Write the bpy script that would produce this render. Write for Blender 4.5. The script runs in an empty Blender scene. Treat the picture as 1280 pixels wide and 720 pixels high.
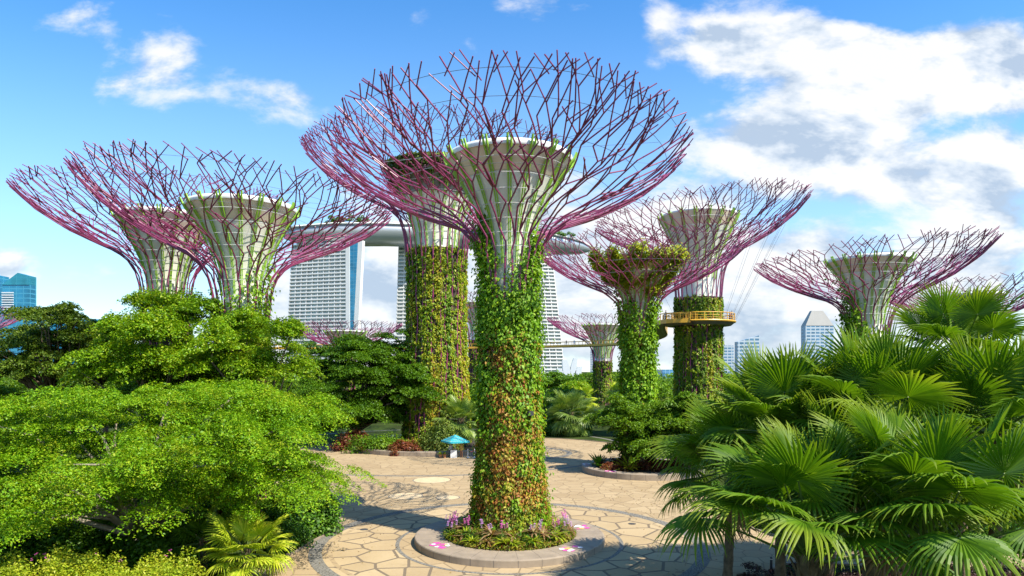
import bpy, math, random
import numpy as np
from math import sin, cos, pi, radians, sqrt, exp
from mathutils import Vector

# ------------------------------------------------------------------ camera, world, sun, exposure
sc = bpy.context.scene
C = sc.collection
F = 826.0            # focal length in pixels of a 1280 wide frame
EYE = 10.5           # height of the viewpoint above the plaza
HY = 464.0           # image row of the horizon

cam_d = bpy.data.cameras.new('camera')
cam = bpy.data.objects.new('camera', cam_d)
C.objects.link(cam)
cam.location = (0, 0, EYE)
cam.rotation_euler = (radians(90), 0, 0)
cam_d.sensor_width = 36
cam_d.lens = F / 1280 * 36
cam_d.shift_y = (HY - 360) / 1280
cam_d.clip_start = 0.2
cam_d.clip_end = 20000
sc.camera = cam

SUN_EL = radians(50)
sdx, sdy = 0.80, -0.60          # horizontal direction towards the sun (camera looks along +Y)
SUN_STRENGTH = 4.25
SKY_STRENGTH = 0.15
EXPOSURE = 1.0
sun_d = bpy.data.lights.new('sun', 'SUN')
sun_d.energy = SUN_STRENGTH
sun_d.angle = radians(0.5)
sun_d.color = (1.0, 0.93, 0.80)
sun = bpy.data.objects.new('sun', sun_d)
C.objects.link(sun)
sv = Vector((sdx * cos(SUN_EL), sdy * cos(SUN_EL), sin(SUN_EL)))
sun.rotation_euler = sv.to_track_quat('Z', 'Y').to_euler()
sun.location = (60, -60, 90)

sc.view_settings.view_transform = 'Standard'
sc.view_settings.look = 'None'
sc.view_settings.exposure = EXPOSURE
sc.view_settings.gamma = 1
sc.render.engine = 'CYCLES'
sc.cycles.max_bounces = 6
sc.cycles.diffuse_bounces = 3
sc.cycles.glossy_bounces = 2
sc.cycles.transmission_bounces = 3
sc.cycles.transparent_max_bounces = 4
sc.cycles.use_denoising = True
sc.cycles.caustics_reflective = False
sc.cycles.caustics_refractive = False


class NT:
    """small helper to wire shader nodes"""
    def __init__(s, tree):
        s.t = tree
        s.n = tree.nodes
        s.l = tree.links

    def new(s, kind, **kw):
        nd = s.n.new(kind)
        for k, v in kw.items():
            setattr(nd, k, v)
        return nd

    def put(s, sock, v):
        if isinstance(v, bpy.types.NodeSocket):
            s.l.new(v, sock)
        elif v is not None:
            if sock.type == 'RGBA' and hasattr(v, '__len__') and len(v) == 3:
                v = (*v, 1)
            sock.default_value = v

    def math(s, op, a, b=None, c=None, clamp=False):
        nd = s.new('ShaderNodeMath', operation=op, use_clamp=clamp)
        s.put(nd.inputs[0], a)
        s.put(nd.inputs[1], b)
        if c is not None:
            s.put(nd.inputs[2], c)
        return nd.outputs[0]

    def mix(s, f, a, b, blend='MIX'):
        nd = s.new('ShaderNodeMix', data_type='RGBA', blend_type=blend)
        s.put(nd.inputs['Factor'], f)
        s.put(nd.inputs[6], a)
        s.put(nd.inputs[7], b)
        return nd.outputs[2]

    def step(s, v, a, b):
        nd = s.new('ShaderNodeMapRange', interpolation_type='SMOOTHSTEP')
        s.put(nd.inputs['Value'], v)
        nd.inputs['From Min'].default_value = a
        nd.inputs['From Max'].default_value = b
        return nd.outputs[0]

    def noise(s, vec, scale, detail=4, rough=.55, dist=0.0):
        nd = s.new('ShaderNodeTexNoise')
        s.put(nd.inputs['Vector'], vec)
        nd.inputs['Scale'].default_value = scale
        nd.inputs['Detail'].default_value = detail
        nd.inputs['Roughness'].default_value = rough
        nd.inputs['Distortion'].default_value = dist
        return nd.outputs['Fac']

    def ramp(s, f, stops):
        nd = s.new('ShaderNodeValToRGB')
        s.put(nd.inputs[0], f)
        cr = nd.color_ramp
        while len(cr.elements) < len(stops):
            cr.elements.new(0.5)
        for e, (p, c) in zip(cr.elements, stops):
            e.position = p
            e.color = (*c, 1)
        return nd.outputs[0]

    def mapping(s, vec, scale=(1, 1, 1), loc=(0, 0, 0)):
        nd = s.new('ShaderNodeMapping')
        s.put(nd.inputs[0], vec)
        nd.inputs['Location'].default_value = loc
        nd.inputs['Scale'].default_value = scale
        return nd.outputs[0]


# --- world: physical sky with cumulus clouds placed by compass direction and height
world = bpy.data.worlds.new('World')
sc.world = world
world.use_nodes = True
w = NT(world.node_tree)
w.n.clear()
sky = w.new('ShaderNodeTexSky', sky_type='NISHITA', sun_disc=False)
sky.sun_elevation = SUN_EL
sky.sun_rotation = math.atan2(sdx, sdy)
sky.air_density = 1.0
sky.dust_density = 0.25
sky.ozone_density = 3.0
hs = w.new('ShaderNodeHueSaturation')
hs.inputs['Saturation'].default_value = 1.29
hs.inputs['Value'].default_value = .94
w.l.new(sky.outputs[0], hs.inputs['Color'])
tc = w.new('ShaderNodeTexCoord')
sx = w.new('ShaderNodeSeparateXYZ')
w.l.new(tc.outputs['Generated'], sx.inputs[0])
yy = w.math('MAXIMUM', w.math('ABSOLUTE', sx.outputs[1]), 0.12)
uu = w.math('DIVIDE', sx.outputs[0], yy)
vv = w.math('DIVIDE', sx.outputs[2], yy)
cx = w.new('ShaderNodeCombineXYZ')
w.put(cx.inputs[0], uu)
w.put(cx.inputs[1], w.math('MULTIPLY', vv, 1.9))
w.put(cx.inputs[2], w.math('MULTIPLY', sx.outputs[1], 0.0))
n1 = w.noise(cx.outputs[0], 5.0, 12, .60, .15)
off = w.mapping(cx.outputs[0], loc=(-0.035, -0.06, 0))
n2 = w.noise(off, 5.0, 5, .60, .15)
# (px, py, half width px, half height px, weight)
BLOBS = [(1110, 105, 170, 55, .50), (970, 45, 110, 42, .45), (1000, 160, 100, 55, .34), (1240, 70, 90, 50, .35),
         (1240, 225, 90, 60, .34), (1060, 220, 110, 45, .22), (980, 320, 380, 130, .29), (1075, 268, 150, 22, -.20), (1180, 110, 110, 45, .15), (1210, 150, 80, 22, -.22), (1080, 12, 90, 20, -.2), (960, 375, 200, 30, .16), (840, 290, 70, 40, .14), (1200, 320, 120, 60, .15), (890, 60, 40, 50, .25),
         (180, 105, 70, 42, .30), (215, 60, 45, 28, .27), (330, 120, 80, 30, .22), (560, 60, 60, 50, .10), (655, 5, 85, 24, .30),
         (820, 40, 26, 50, .27), (100, 25, 60, 25, .20), (8, 330, 38, 26, .50), (480, 360, 130, 70, .40),
         (690, 360, 110, 70, .36), (330, 400, 90, 40, .30), (800, 420, 400, 60, .26), (640, 240, 140, 60, .12), (230, 330, 260, 60, .06), (640, 300, 120, 40, .2),
         (920, 110, 70, 30, -.25), (760, 120, 130, 90, -.12), (1150, 50, 60, 25, -.15)]
M = None
for px, py, hw, hh, wt in BLOBS:
    a = w.math('DIVIDE', w.math('SUBTRACT', uu, (px - 640) / F), hw / F)
    b = w.math('DIVIDE', w.math('SUBTRACT', vv, (HY - py) / F), hh / F)
    r2 = w.math('ADD', w.math('MULTIPLY', a, a), w.math('MULTIPLY', b, b))
    g = w.math('MULTIPLY', w.math('EXPONENT', w.math('MULTIPLY', r2, -0.9)), wt)
    M = g if M is None else w.math('ADD', M, g)
dens_raw = w.math('ADD', w.math('MULTIPLY', w.math('SUBTRACT', n1, .5), 1.05), M)
dens = w.step(dens_raw, 0.13, 0.37)
lit = w.math('MULTIPLY_ADD', w.math('SUBTRACT', n1, n2), 4.6, .56, clamp=True)
low = w.step(vv, 0.02, 0.30)
shade = w.math('MULTIPLY', lit, w.math('MULTIPLY_ADD', low, .32, .68), clamp=True)
ccol = w.ramp(shade, [(0.0, (.50, .61, .76)), (.40, (.78, .85, .93)), (.72, (1.0, 1.0, 1.0))])
CLOUD_BRIGHT = 3.5
cb = w.mix(1.0, ccol, (CLOUD_BRIGHT, CLOUD_BRIGHT, CLOUD_BRIGHT), 'MULTIPLY')
haze = w.math('MULTIPLY', w.math('SUBTRACT', 1.0, w.step(vv, 0.0, 0.62)), .52)
skyc = w.mix(haze, hs.outputs[0], (2.3, 3.2, 3.9))
mixc = w.mix(w.math('MULTIPLY', dens, .94), skyc, cb)
bg = w.new('ShaderNodeBackground')
bg.inputs[1].default_value = SKY_STRENGTH
w.l.new(mixc, bg.inputs[0])
wo = w.new('ShaderNodeOutputWorld')
w.l.new(bg.outputs[0], wo.inputs[0])


# ------------------------------------------------------------------ helpers
def at(px, py, d):
    """world point seen at a photo pixel, d metres in front of the viewpoint"""
    return Vector(((px - 640) / F * d, d, EYE + (HY - py) / F * d))


def gnd(px, py):
    d = EYE * F / (py - HY)
    return Vector(((px - 640) / F * d, d, 0))


def link(name, data, mat=None, parent=None):
    o = bpy.data.objects.new(name, data)
    C.objects.link(o)
    if parent is not None:
        o.parent = parent
    if mat is not None and hasattr(data, 'materials'):
        for m in (mat if isinstance(mat, (list, tuple)) else [mat]):
            data.materials.append(m)
    return o


def tag(o, label=None, cat=None, group=None, kind=None):
    if label:
        o['label'] = label
    if cat:
        o['category'] = cat
    if group:
        o['group'] = group
    if kind:
        o['kind'] = kind
    return o


def thing(name, label, cat, loc=(0, 0, 0), rz=0, group=None):
    o = bpy.data.objects.new(name, None)
    C.objects.link(o)
    o.location = loc
    o.rotation_euler = (0, 0, rz)
    o.empty_display_size = .3
    return tag(o, label, cat, group)


class MB:
    """collects vertices and faces, then links them as one mesh object"""
    def __init__(s):
        s.v = []
        s.f = []
        s.mi = []

    def add(s, vs, fs, mi=0):
        b = len(s.v)
        s.v += [tuple(x) for x in vs]
        s.f += [tuple(i + b for i in f) for f in fs]
        s.mi += [mi] * len(fs)
        return s

    def box(s, c, size, rz=0, mi=0):
        hx, hy, hz = size[0] / 2, size[1] / 2, size[2] / 2
        cr, sr = cos(rz), sin(rz)
        vs = []
        for z in (-hz, hz):
            for x, y in ((-hx, -hy), (hx, -hy), (hx, hy), (-hx, hy)):
                vs.append((c[0] + x * cr - y * sr, c[1] + x * sr + y * cr, c[2] + z))
        return s.add(vs, [(3, 2, 1, 0), (4, 5, 6, 7), (0, 1, 5, 4), (1, 2, 6, 5), (2, 3, 7, 6), (3, 0, 4, 7)], mi)

    def hexa(s, vs, mi=0):
        """eight corners: bottom ring then top ring"""
        return s.add(vs, [(3, 2, 1, 0), (4, 5, 6, 7), (0, 1, 5, 4), (1, 2, 6, 5), (2, 3, 7, 6), (3, 0, 4, 7)], mi)

    def tube(s, pts, rad, n=6, cap=True, mi=0):
        pts = [Vector(p) for p in pts]
        if not hasattr(rad, '__len__'):
            rad = [rad] * len(pts)
        vs, fs = [], []
        ref = None
        for i, p in enumerate(pts):
            a = pts[max(i - 1, 0)]
            b = pts[min(i + 1, len(pts) - 1)]
            t = (b - a)
            if t.length < 1e-9:
                t = Vector((0, 0, 1))
            t.normalize()
            if ref is None:
                ref = Vector((1, 0, 0)) if abs(t.x) < .8 else Vector((0, 1, 0))
            u = (ref - t * ref.dot(t))
            if u.length < 1e-6:
                u = t.orthogonal()
            u.normalize()
            ref = u
            v = t.cross(u)
            for k in range(n):
                an = 2 * pi * k / n
                vs.append(p + (u * cos(an) + v * sin(an)) * rad[i])
        for i in range(len(pts) - 1):
            for k in range(n):
                k2 = (k + 1) % n
                fs.append((i * n + k, i * n + k2, (i + 1) * n + k2, (i + 1) * n + k))
        if cap:
            fs.append(tuple(range(n - 1, -1, -1)))
            fs.append(tuple((len(pts) - 1) * n + k for k in range(n)))
        return s.add(vs, fs, mi)

    def lathe(s, prof, n=32, c=(0, 0, 0), mi=0, close=False):
        vs, fs = [], []
        for r, z in prof:
            for k in range(n):
                a = 2 * pi * k / n
                vs.append((c[0] + r * cos(a), c[1] + r * sin(a), c[2] + z))
        m = len(prof)
        for i in range(m if close else m - 1):
            j = (i + 1) % m
            for k in range(n):
                k2 = (k + 1) % n
                fs.append((i * n + k, i * n + k2, j * n + k2, j * n + k))
        return s.add(vs, fs, mi)

    def ring(s, r, z, rad, n=48, m=5, c=(0, 0), mi=0):
        vs, fs = [], []
        for k in range(n):
            a = 2 * pi * k / n
            for j in range(m):
                b = 2 * pi * j / m
                rr = r + rad * cos(b)
                vs.append((c[0] + rr * cos(a), c[1] + rr * sin(a), z + rad * sin(b)))
        for k in range(n):
            for j in range(m):
                k2, j2 = (k + 1) % n, (j + 1) % m
                fs.append((k * m + j, k2 * m + j, k2 * m + j2, k * m + j2))
        return s.add(vs, fs, mi)

    def build(s, name, mat, parent=None, smooth=False):
        me = bpy.data.meshes.new(name)
        me.from_pydata(s.v, [], s.f)
        if any(s.mi):
            me.polygons.foreach_set('material_index', s.mi)
        if smooth:
            me.polygons.foreach_set('use_smooth', [True] * len(me.polygons))
        me.update()
        return link(name, me, mat, parent)


def quad_mesh(name, V, mat, parent=None):
    """V is an (n,4,3) array of separate quads"""
    V = np.asarray(V, dtype=np.float32)
    n = len(V)
    me = bpy.data.meshes.new(name)
    me.vertices.add(n * 4)
    me.vertices.foreach_set('co', V.reshape(-1))
    me.loops.add(n * 4)
    me.loops.foreach_set('vertex_index', np.arange(n * 4, dtype=np.int32))
    me.polygons.add(n)
    me.polygons.foreach_set('loop_start', np.arange(0, n * 4, 4, dtype=np.int32))
    me.polygons.foreach_set('loop_total', np.full(n, 4, dtype=np.int32))
    me.update(calc_edges=True)
    me.validate()
    return link(name, me, mat, parent)


def norm(a):
    return a / np.maximum(np.linalg.norm(a, axis=1, keepdims=True), 1e-9)


def leaves(P, N, L, W, rg, T=None, fold=.25):
    """rhombic folded leaves at P facing N"""
    n = len(P)
    N = norm(N)
    if T is None:
        T = rg.normal(size=(n, 3))
    T = norm(T - N * np.sum(T * N, axis=1, keepdims=True))
    B = np.cross(N, T)
    L = np.broadcast_to(np.asarray(L, float).reshape(-1, 1), (n, 1))
    W = np.broadcast_to(np.asarray(W, float).reshape(-1, 1), (n, 1))
    sag = -N * L * .18
    return np.stack([P - T * L * .5, P + B * W * .5 + N * W * fold, P + T * L * .5 + sag, P - B * W * .5 + N * W * fold], axis=1)


# ------------------------------------------------------------------ materials
def mat_new(name):
    m = bpy.data.materials.new(name)
    m.use_nodes = True
    t = NT(m.node_tree)
    t.n.clear()
    out = t.new('ShaderNodeOutputMaterial')
    return m, t, out


def solid(name, col, rough=.55, var=.12, scale=3.0, metal=0.0, bump=0.0, bscale=20, spec=.5):
    m, t, out = mat_new(name)
    p = t.new('ShaderNodeBsdfPrincipled')
    tcn = t.new('ShaderNodeTexCoord').outputs['Object']
    nz = t.noise(tcn, scale, 5)
    c1 = tuple(max(0, x * (1 - var)) for x in col)
    c2 = tuple(min(1, x * (1 + var)) for x in col)
    t.put(p.inputs['Base Color'], t.ramp(nz, [(.3, c1), (.7, c2)]))
    t.put(p.inputs['Roughness'], rough)
    t.put(p.inputs['Metallic'], metal)
    t.put(p.inputs['Specular IOR Level'], spec)
    if bump:
        b = t.new('ShaderNodeBump')
        b.inputs['Strength'].default_value = bump
        b.inputs['Distance'].default_value = .02
        t.put(b.inputs['Height'], t.noise(tcn, bscale, 6))
        t.l.new(b.outputs[0], p.inputs['Normal'])
    t.l.new(p.outputs[0], out.inputs[0])
    return m


def leafmat(name, cols, nscale=.5, nstretch=(1, 1, 1), mixr=.5, trans=.35, rough=.5, spec=.35, tip=None):
    """colour of a leaf: a slow change of species over the plant plus a random share per leaf"""
    m, t, out = mat_new(name)
    tcn = t.new('ShaderNodeTexCoord').outputs['Object']
    v = t.mapping(tcn, nstretch)
    nz = t.noise(v, nscale, 3, .55)
    nz = t.math('MULTIPLY_ADD', t.math('SUBTRACT', nz, .5), 2.1, .5)
    ri = t.new('ShaderNodeNewGeometry').outputs['Random Per Island']
    f = t.math('ADD', t.math('MULTIPLY', nz, 1 - mixr), t.math('MULTIPLY', ri, mixr), clamp=True)
    k = len(cols)
    col = t.ramp(f, [((i + .0) / max(k - 1, 1) * .8 + .1, c) for i, c in enumerate(cols)])
    if tip:        # fingers of a fan blend to yellow towards their ends
        vd = t.new('ShaderNodeVectorMath', operation='DISTANCE')
        t.put(vd.inputs[0], tcn)
        vd.inputs[1].default_value = (tip[0], 0, -.1 * tip[0])
        col = t.mix(t.math('MULTIPLY', t.step(vd.outputs['Value'], tip[1] * .55, tip[1] * 1.02), .55), col, tip[2])
    p = t.new('ShaderNodeBsdfPrincipled')
    t.put(p.inputs['Base Color'], col)
    t.put(p.inputs['Roughness'], rough)
    t.put(p.inputs['Specular IOR Level'], spec)
    tr = t.new('ShaderNodeBsdfTranslucent')
    t.put(tr.inputs[0], t.mix(1.0, col, (1.25, 1.2, .55), 'MULTIPLY'))
    mx = t.new('ShaderNodeMixShader')
    mx.inputs[0].default_value = trans
    t.l.new(p.outputs[0], mx.inputs[1])
    t.l.new(tr.outputs[0], mx.inputs[2])
    t.l.new(mx.outputs[0], out.inputs[0])
    return m


M_ROD = solid('magenta_steel', (.25, .038, .115), .42, .15, 1.2)
M_FIN = solid('lime_steel', (.30, .54, .05), .45, .12, 2)
M_BOWL = solid('pale_concrete', (.82, .82, .70), .7, .06, .6, bump=.15)
M_BAND = solid('beige_concrete', (.80, .68, .50), .7, .07, .6, bump=.15)
M_LIP = solid('white_lip', (.80, .80, .77), .5, .04, 1)
M_WIRE = solid('galvanised_wire', (.62, .63, .62), .4, .05, 2, metal=.2)
M_CABLE = solid('dark_cable', (.22, .24, .28), .5, .05, 2)
M_CORE = solid('planting_panel', (.055, .042, .026), .95, .5, 2.5, bump=.5, bscale=9)
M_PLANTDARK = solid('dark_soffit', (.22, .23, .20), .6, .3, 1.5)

M_VINE = leafmat('vine_leaf', [(.09, .22, .01), (.18, .36, .012), (.34, .50, .02)], .35, mixr=.6)
M_MIXPL = leafmat('trunk_plants', [(.38, .08, .025), (.40, .17, .03), (.16, .24, .02), (.26, .40, .02), (.50, .48, .03)], .55, mixr=.45)
M_RUST = leafmat('rusty_trunk_leaf', [(.22, .05, .02), (.40, .10, .03), (.46, .22, .04), (.26, .26, .03), (.40, .16, .06)], .9, mixr=.55)
M_RUSTY = leafmat('bromeliad_leaf', [(.36, .09, .03), (.48, .24, .05), (.50, .42, .04), (.28, .36, .03)], 1.1, mixr=.6)
M_GOLDPL = leafmat('gold_trunk_plants', [(.06, .15, .012), (.12, .27, .012), (.30, .40, .02), (.48, .46, .03), (.42, .24, .03)], .75, (1, 1, .10), mixr=.38)
M_DARKPL = leafmat('dark_trunk_plants', [(.22, .09, .03), (.08, .16, .015), (.14, .28, .015), (.36, .42, .02), (.46, .36, .04)], .7, (1, 1, .12), mixr=.38)
M_CUPBUSH = leafmat('bowl_bush_leaf', [(.12, .20, .01), (.32, .38, .012), (.50, .48, .02)], .8, mixr=.6)
M_SEDUM = leafmat('shade_plants', [(.06, .10, .02), (.12, .18, .03), (.18, .22, .04)], .8, mixr=.6)

M_RAIN = leafmat('rain_tree_leaf', [(.075, .20, .004), (.15, .33, .005), (.26, .43, .008), (.38, .42, .02)], .30, mixr=.6, trans=.32)
M_LIME = leafmat('lime_tree_leaf', [(.075, .19, .004), (.15, .31, .005), (.26, .42, .008), (.38, .42, .02)], .30, mixr=.6, trans=.32)
M_DEEP = leafmat('deep_tree_leaf', [(.045, .13, .006), (.09, .21, .008), (.17, .30, .010)], .35, mixr=.55, trans=.35)
M_OLIVE = leafmat('olive_tree_leaf', [(.060, .125, .010), (.115, .20, .014), (.22, .28, .025)], .5, mixr=.6, trans=.3)
M_MID = leafmat('mid_tree_leaf', [(.055, .14, .006), (.12, .25, .010), (.23, .36, .015)], .35, mixr=.6)
M_PALE = leafmat('pale_tree_leaf', [(.11, .19, .03), (.22, .31, .05), (.36, .42, .10)], .5, mixr=.6)
M_SHRUB = leafmat('shrub_leaf', [(.03, .10, .008), (.07, .19, .012), (.15, .28, .02)], .8, mixr=.6)
M_YSHRUB = leafmat('golden_shrub_leaf', [(.20, .32, .012), (.36, .44, .02), (.52, .50, .04)], .8, mixr=.6)
M_REDPL = leafmat('red_bedding_leaf', [(.07, .02, .015), (.22, .05, .03), (.32, .11, .04), (.14, .16, .03)], 1.2, mixr=.7)
M_BED = leafmat('bedding_leaf', [(.34, .09, .04), (.16, .18, .02), (.20, .34, .02), (.44, .40, .04), (.30, .12, .10)], 1.6, mixr=.7)
M_PALM = leafmat('fan_palm_leaf', [(.050, .13, .006), (.095, .205, .007), (.16, .285, .010)], .7, mixr=.55, trans=.40, rough=.48, spec=.28, tip=(2.3, 1.95, (.30, .36, .03)))
M_PALMF = leafmat('front_palm_leaf', [(.050, .13, .006), (.095, .205, .007), (.16, .285, .010)], .7, mixr=.55, trans=.40, rough=.48, spec=.28, tip=(3.3, 1.9, (.34, .38, .03)))
M_PALMY = leafmat('young_palm_leaf', [(.24, .37, .012), (.42, .52, .018), (.60, .62, .06)], .7, mixr=.6, trans=.35, rough=.5, spec=.3)
M_PALMG = leafmat('grey_palm_leaf', [(.13, .22, .03), (.21, .32, .05), (.32, .42, .08)], .7, mixr=.6, trans=.3, rough=.4)
M_PETIOLE = solid('palm_stalk', (.10, .15, .03), .5, .25, 2)
M_PALMTRUNK = solid('palm_fibre', (.12, .085, .045), .95, .5, 4, bump=1.0, bscale=14)
M_BARK = solid('bark', (.13, .095, .06), .95, .35, 4, bump=.8, bscale=12)
M_BARKPALE = solid('pale_bark', (.27, .23, .17), .9, .3, 4, bump=.8, bscale=12)
M_FLOWER = solid('pink_petals', (.62, .10, .40), .6, .25, 5)
M_LILAC = solid('lilac_petals', (.55, .26, .60), .6, .2, 5)

M_KERB = solid('planter_stone', (.29, .23, .165), .75, .16, 1.4, bump=.25, bscale=24)
M_KERBJ = solid('stone_joint', (.10, .09, .08), .9, .1, 3)
M_YEL = solid('yellow_steel', (.66, .36, .035), .4, .08, 2)
M_DECKUNDER = solid('deck_underside', (.10, .095, .09), .6, .2, .8)


# ------------------------------------------------------------------ ground, plaza, paths
def ground_mat():
    m, t, out = mat_new('garden_soil')
    tcn = t.new('ShaderNodeTexCoord').outputs['Object']
    n = t.noise(tcn, .35, 8, .6)
    n2_ = t.noise(tcn, 9, 5, .6)
    col = t.ramp(t.math('ADD', t.math('MULTIPLY', n, .6), t.math('MULTIPLY', n2_, .4)),
                 [(.35, (.030, .026, .015)), (.5, (.035, .055, .012)), (.65, (.065, .095, .02))])
    p = t.new('ShaderNodeBsdfPrincipled')
    t.put(p.inputs['Base Color'], col)
    t.put(p.inputs['Roughness'], .95)
    t.put(p.inputs['Specular IOR Level'], .03)
    b = t.new('ShaderNodeBump')
    b.inputs['Strength'].default_value = .6
    t.put(b.inputs['Height'], n2_)
    t.l.new(b.outputs[0], p.inputs['Normal'])
    t.l.new(p.outputs[0], out.inputs[0])
    return m


def paving(name, cell, joint, c_lo, c_hi, c_joint, warp=.0, rnd=1.0):
    m, t, out = mat_new(name)
    tcn = t.new('ShaderNodeTexCoord').outputs['Object']
    v = t.new('ShaderNodeTexVoronoi', voronoi_dimensions='2D', feature='DISTANCE_TO_EDGE')
    v.inputs['Scale'].default_value = 1 / cell
    v.inputs['Randomness'].default_value = rnd
    t.put(v.inputs['Vector'], tcn)
    vc = t.new('ShaderNodeTexVoronoi', voronoi_dimensions='2D', feature='F1')
    vc.inputs['Scale'].default_value = 1 / cell
    vc.inputs['Randomness'].default_value = rnd
    t.put(vc.inputs['Vector'], tcn)
    sepc = t.new('ShaderNodeSeparateColor')
    t.l.new(vc.outputs['Color'], sepc.inputs[0])
    nz = t.noise(tcn, .22, 7, .6)
    nf = t.noise(tcn, 6, 6, .65)
    f = t.math('ADD', t.math('MULTIPLY', nz, .55), t.math('ADD', t.math('MULTIPLY', sepc.outputs[0], .22), t.math('MULTIPLY', nf, .25)))
    stone = t.ramp(f, [(.32, c_lo), (.68, c_hi)])
    jw = t.math('ADD', v.outputs['Distance'], t.math('MULTIPLY', t.math('SUBTRACT', nf, .5), joint * .5 / cell))
    edge = t.step(jw, joint * .6 / cell, joint / cell)
    stain = t.noise(tcn, .8, 6, .65)
    stone = t.mix(t.math('MULTIPLY', t.step(stain, .56, .75), .35), stone, tuple(x * .55 for x in c_lo))
    col = t.mix(edge, c_joint, stone)
    p = t.new('ShaderNodeBsdfPrincipled')
    t.put(p.inputs['Base Color'], col)
    t.put(p.inputs['Roughness'], .85)
    t.put(p.inputs['Specular IOR Level'], .10)
    b = t.new('ShaderNodeBump')
    b.inputs['Strength'].default_value = .5
    b.inputs['Distance'].default_value = .02
    t.put(b.inputs['Height'], t.math('ADD', edge, t.math('MULTIPLY', nf, .35)))
    t.l.new(b.outputs[0], p.inputs['Normal'])
    t.l.new(p.outputs[0], out.inputs[0])
    return m


M_FLAG = paving('flagstone', 1.75, .10, (.35, .255, .14), (.47, .36, .21), (.18, .14, .095))
M_PLAZA = paving('small_pavers', 1.25, .055, (.33, .24, .135), (.43, .325, .19), (.25, .185, .11))
M_BANDST = paving('dark_setts', .22, .02, (.17, .16, .135), (.25, .235, .20), (.11, .10, .085))
M_DISC = solid('pale_terrazzo', (.56, .43, .25), .8, .10, 2)
M_PATH = solid('path_concrete', (.40, .29, .16), .9, .15, 1.5, bump=.2)

g = MB()
g.add([(-4000, -300, 0), (4000, -300, 0), (4000, 9000, 0), (-4000, 9000, 0)], [(0, 1, 2, 3)])
tag(g.build('ground', ground_mat()), kind='structure')


def sheet(name, pts, z, mat):
    mb = MB()
    mb.add([(p[0], p[1], z) for p in pts], [tuple(range(len(pts)))])
    o = mb.build(name, mat)
    return tag(o, kind='structure')


def annulus(name, c, r0, r1, z, mat, n=128):
    mb = MB()
    vs, fs = [], []
    for k in range(n):
        a = 2 * pi * k / n
        vs += [(c[0] + r0 * cos(a), c[1] + r0 * sin(a), z), (c[0] + r1 * cos(a), c[1] + r1 * sin(a), z)]
    for k in range(n):
        j = (k + 1) % n
        fs.append((2 * k, 2 * k + 1, 2 * j + 1, 2 * j))
    mb.add(vs, fs)
    return tag(mb.build(name, mat), kind='structure')


def smooth_loop(pts, k=4):
    out = []
    n = len(pts)
    for i in range(n):
        p0, p1, p2, p3 = pts[i - 1], pts[i], pts[(i + 1) % n], pts[(i + 2) % n]
        for j in range(k):
            t = j / k
            q = [.5 * ((2 * p1[a]) + (-p0[a] + p2[a]) * t + (2 * p0[a] - 5 * p1[a] + 4 * p2[a] - p3[a]) * t * t
                       + (-p0[a] + 3 * p1[a] - 3 * p2[a] + p3[a]) * t ** 3) for a in (0, 1)]
            out.append(q)
    return out


PZ = [(300, 745), (372, 690), (424, 655), (418, 622), (400, 596), (360, 586), (300, 578), (300, 566), (380, 560), (440, 553), (560, 548), (680, 548),
      (745, 552), (790, 560), (860, 600), (905, 640), (960, 668), (1080, 684), (1260, 690), (1300, 712), (1250, 716), (1060, 706), (965, 708), (950, 745)]
plaza_pts = smooth_loop([gnd(*p) for p in PZ])
sheet('plaza', plaza_pts, .004, M_PLAZA)
AC = Vector(((637 - 640) / F * 41, 41, 0))
annulus('stone_paving', AC, 5.0, 11.2, .010, M_FLAG)
annulus('paving_band', AC, 11.2, 11.95, .014, M_BANDST)
annulus('planter_apron', AC, 5.5, 6.75, .016, M_PLAZA)
annulus('paving_band', AC, 6.75, 6.98, .019, M_BANDST)
annulus('paving_band', AC, 10.6, 10.85, .013, M_PLAZA)
C2 = gnd(650, 566)
annulus('stone_paving', C2, .01, 6.0, .010, M_FLAG)
annulus('paving_band', C2, 6.0, 6.7, .014, M_BANDST)
C3 = Vector(((546 - 640) / F * 93, 93, 0))
annulus('paving_band', C3, 26.5, 27.1, .008, M_BANDST)
for px, py, r in ((540, 600, 1.75), (507, 620, 1.35), (368, 603, 1.9), (640, 602, 1.8), (560, 622, .9)):
    c = gnd(px, py)
    annulus('paving_disc', c, .01, r, .009, M_DISC, 48)
    annulus('paving_band', c, r, r + .10, .011, M_BANDST, 48)


rgl = np.random.default_rng(31)
n = 900
lx, ly = rgl.uniform(-13, 14, n), rgl.uniform(34, 60, n)
ok = (np.hypot(lx - AC.x, ly - AC.y) > 6.0) & ((rgl.random(n) < .25) | (np.abs(lx) > 8))
P = np.stack([lx, ly, np.full(n, .03)], 1)[ok]
tag(quad_mesh('leaf_litter', leaves(P, rgl.normal(0, .25, P.shape) + np.array([0, 0, 1]), rgl.uniform(.07, .16, len(P)), .06, rgl),
              leafmat('fallen_leaf', [(.16, .09, .03), (.30, .19, .06), (.34, .30, .08)], 1, mixr=.8, trans=.1)), 'scattered dry leaves fallen on the paving', 'fallen leaves', kind='stuff')
M_IRON = solid('cast_iron', (.09, .085, .08), .6, .2, 8, metal=.4)
for px, py, lb in ((455, 662, 'small round drain cover in the flagstones left of the planter'), (790, 655, 'small round drain cover in the shaded paving right of the planter')):
    c = gnd(px, py)
    dr = thing('drain_cover', lb, 'drain cover', (c.x, c.y, 0))
    MB().lathe([(.27, .012), (.27, .020), (.24, .020)], 28).build('rim', M_IRON, dr)
    MB().lathe([(.235, .017), (.001, .017)], 28).build('plate', M_IRON, dr)


# ------------------------------------------------------------------ tree towers
FLARE = [(0, 0), (.012, .12), (.032, .22), (.075, .335), (.20, .455), (.40, .55), (.60, .655), (.83, .82), (1, 1)]


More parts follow.
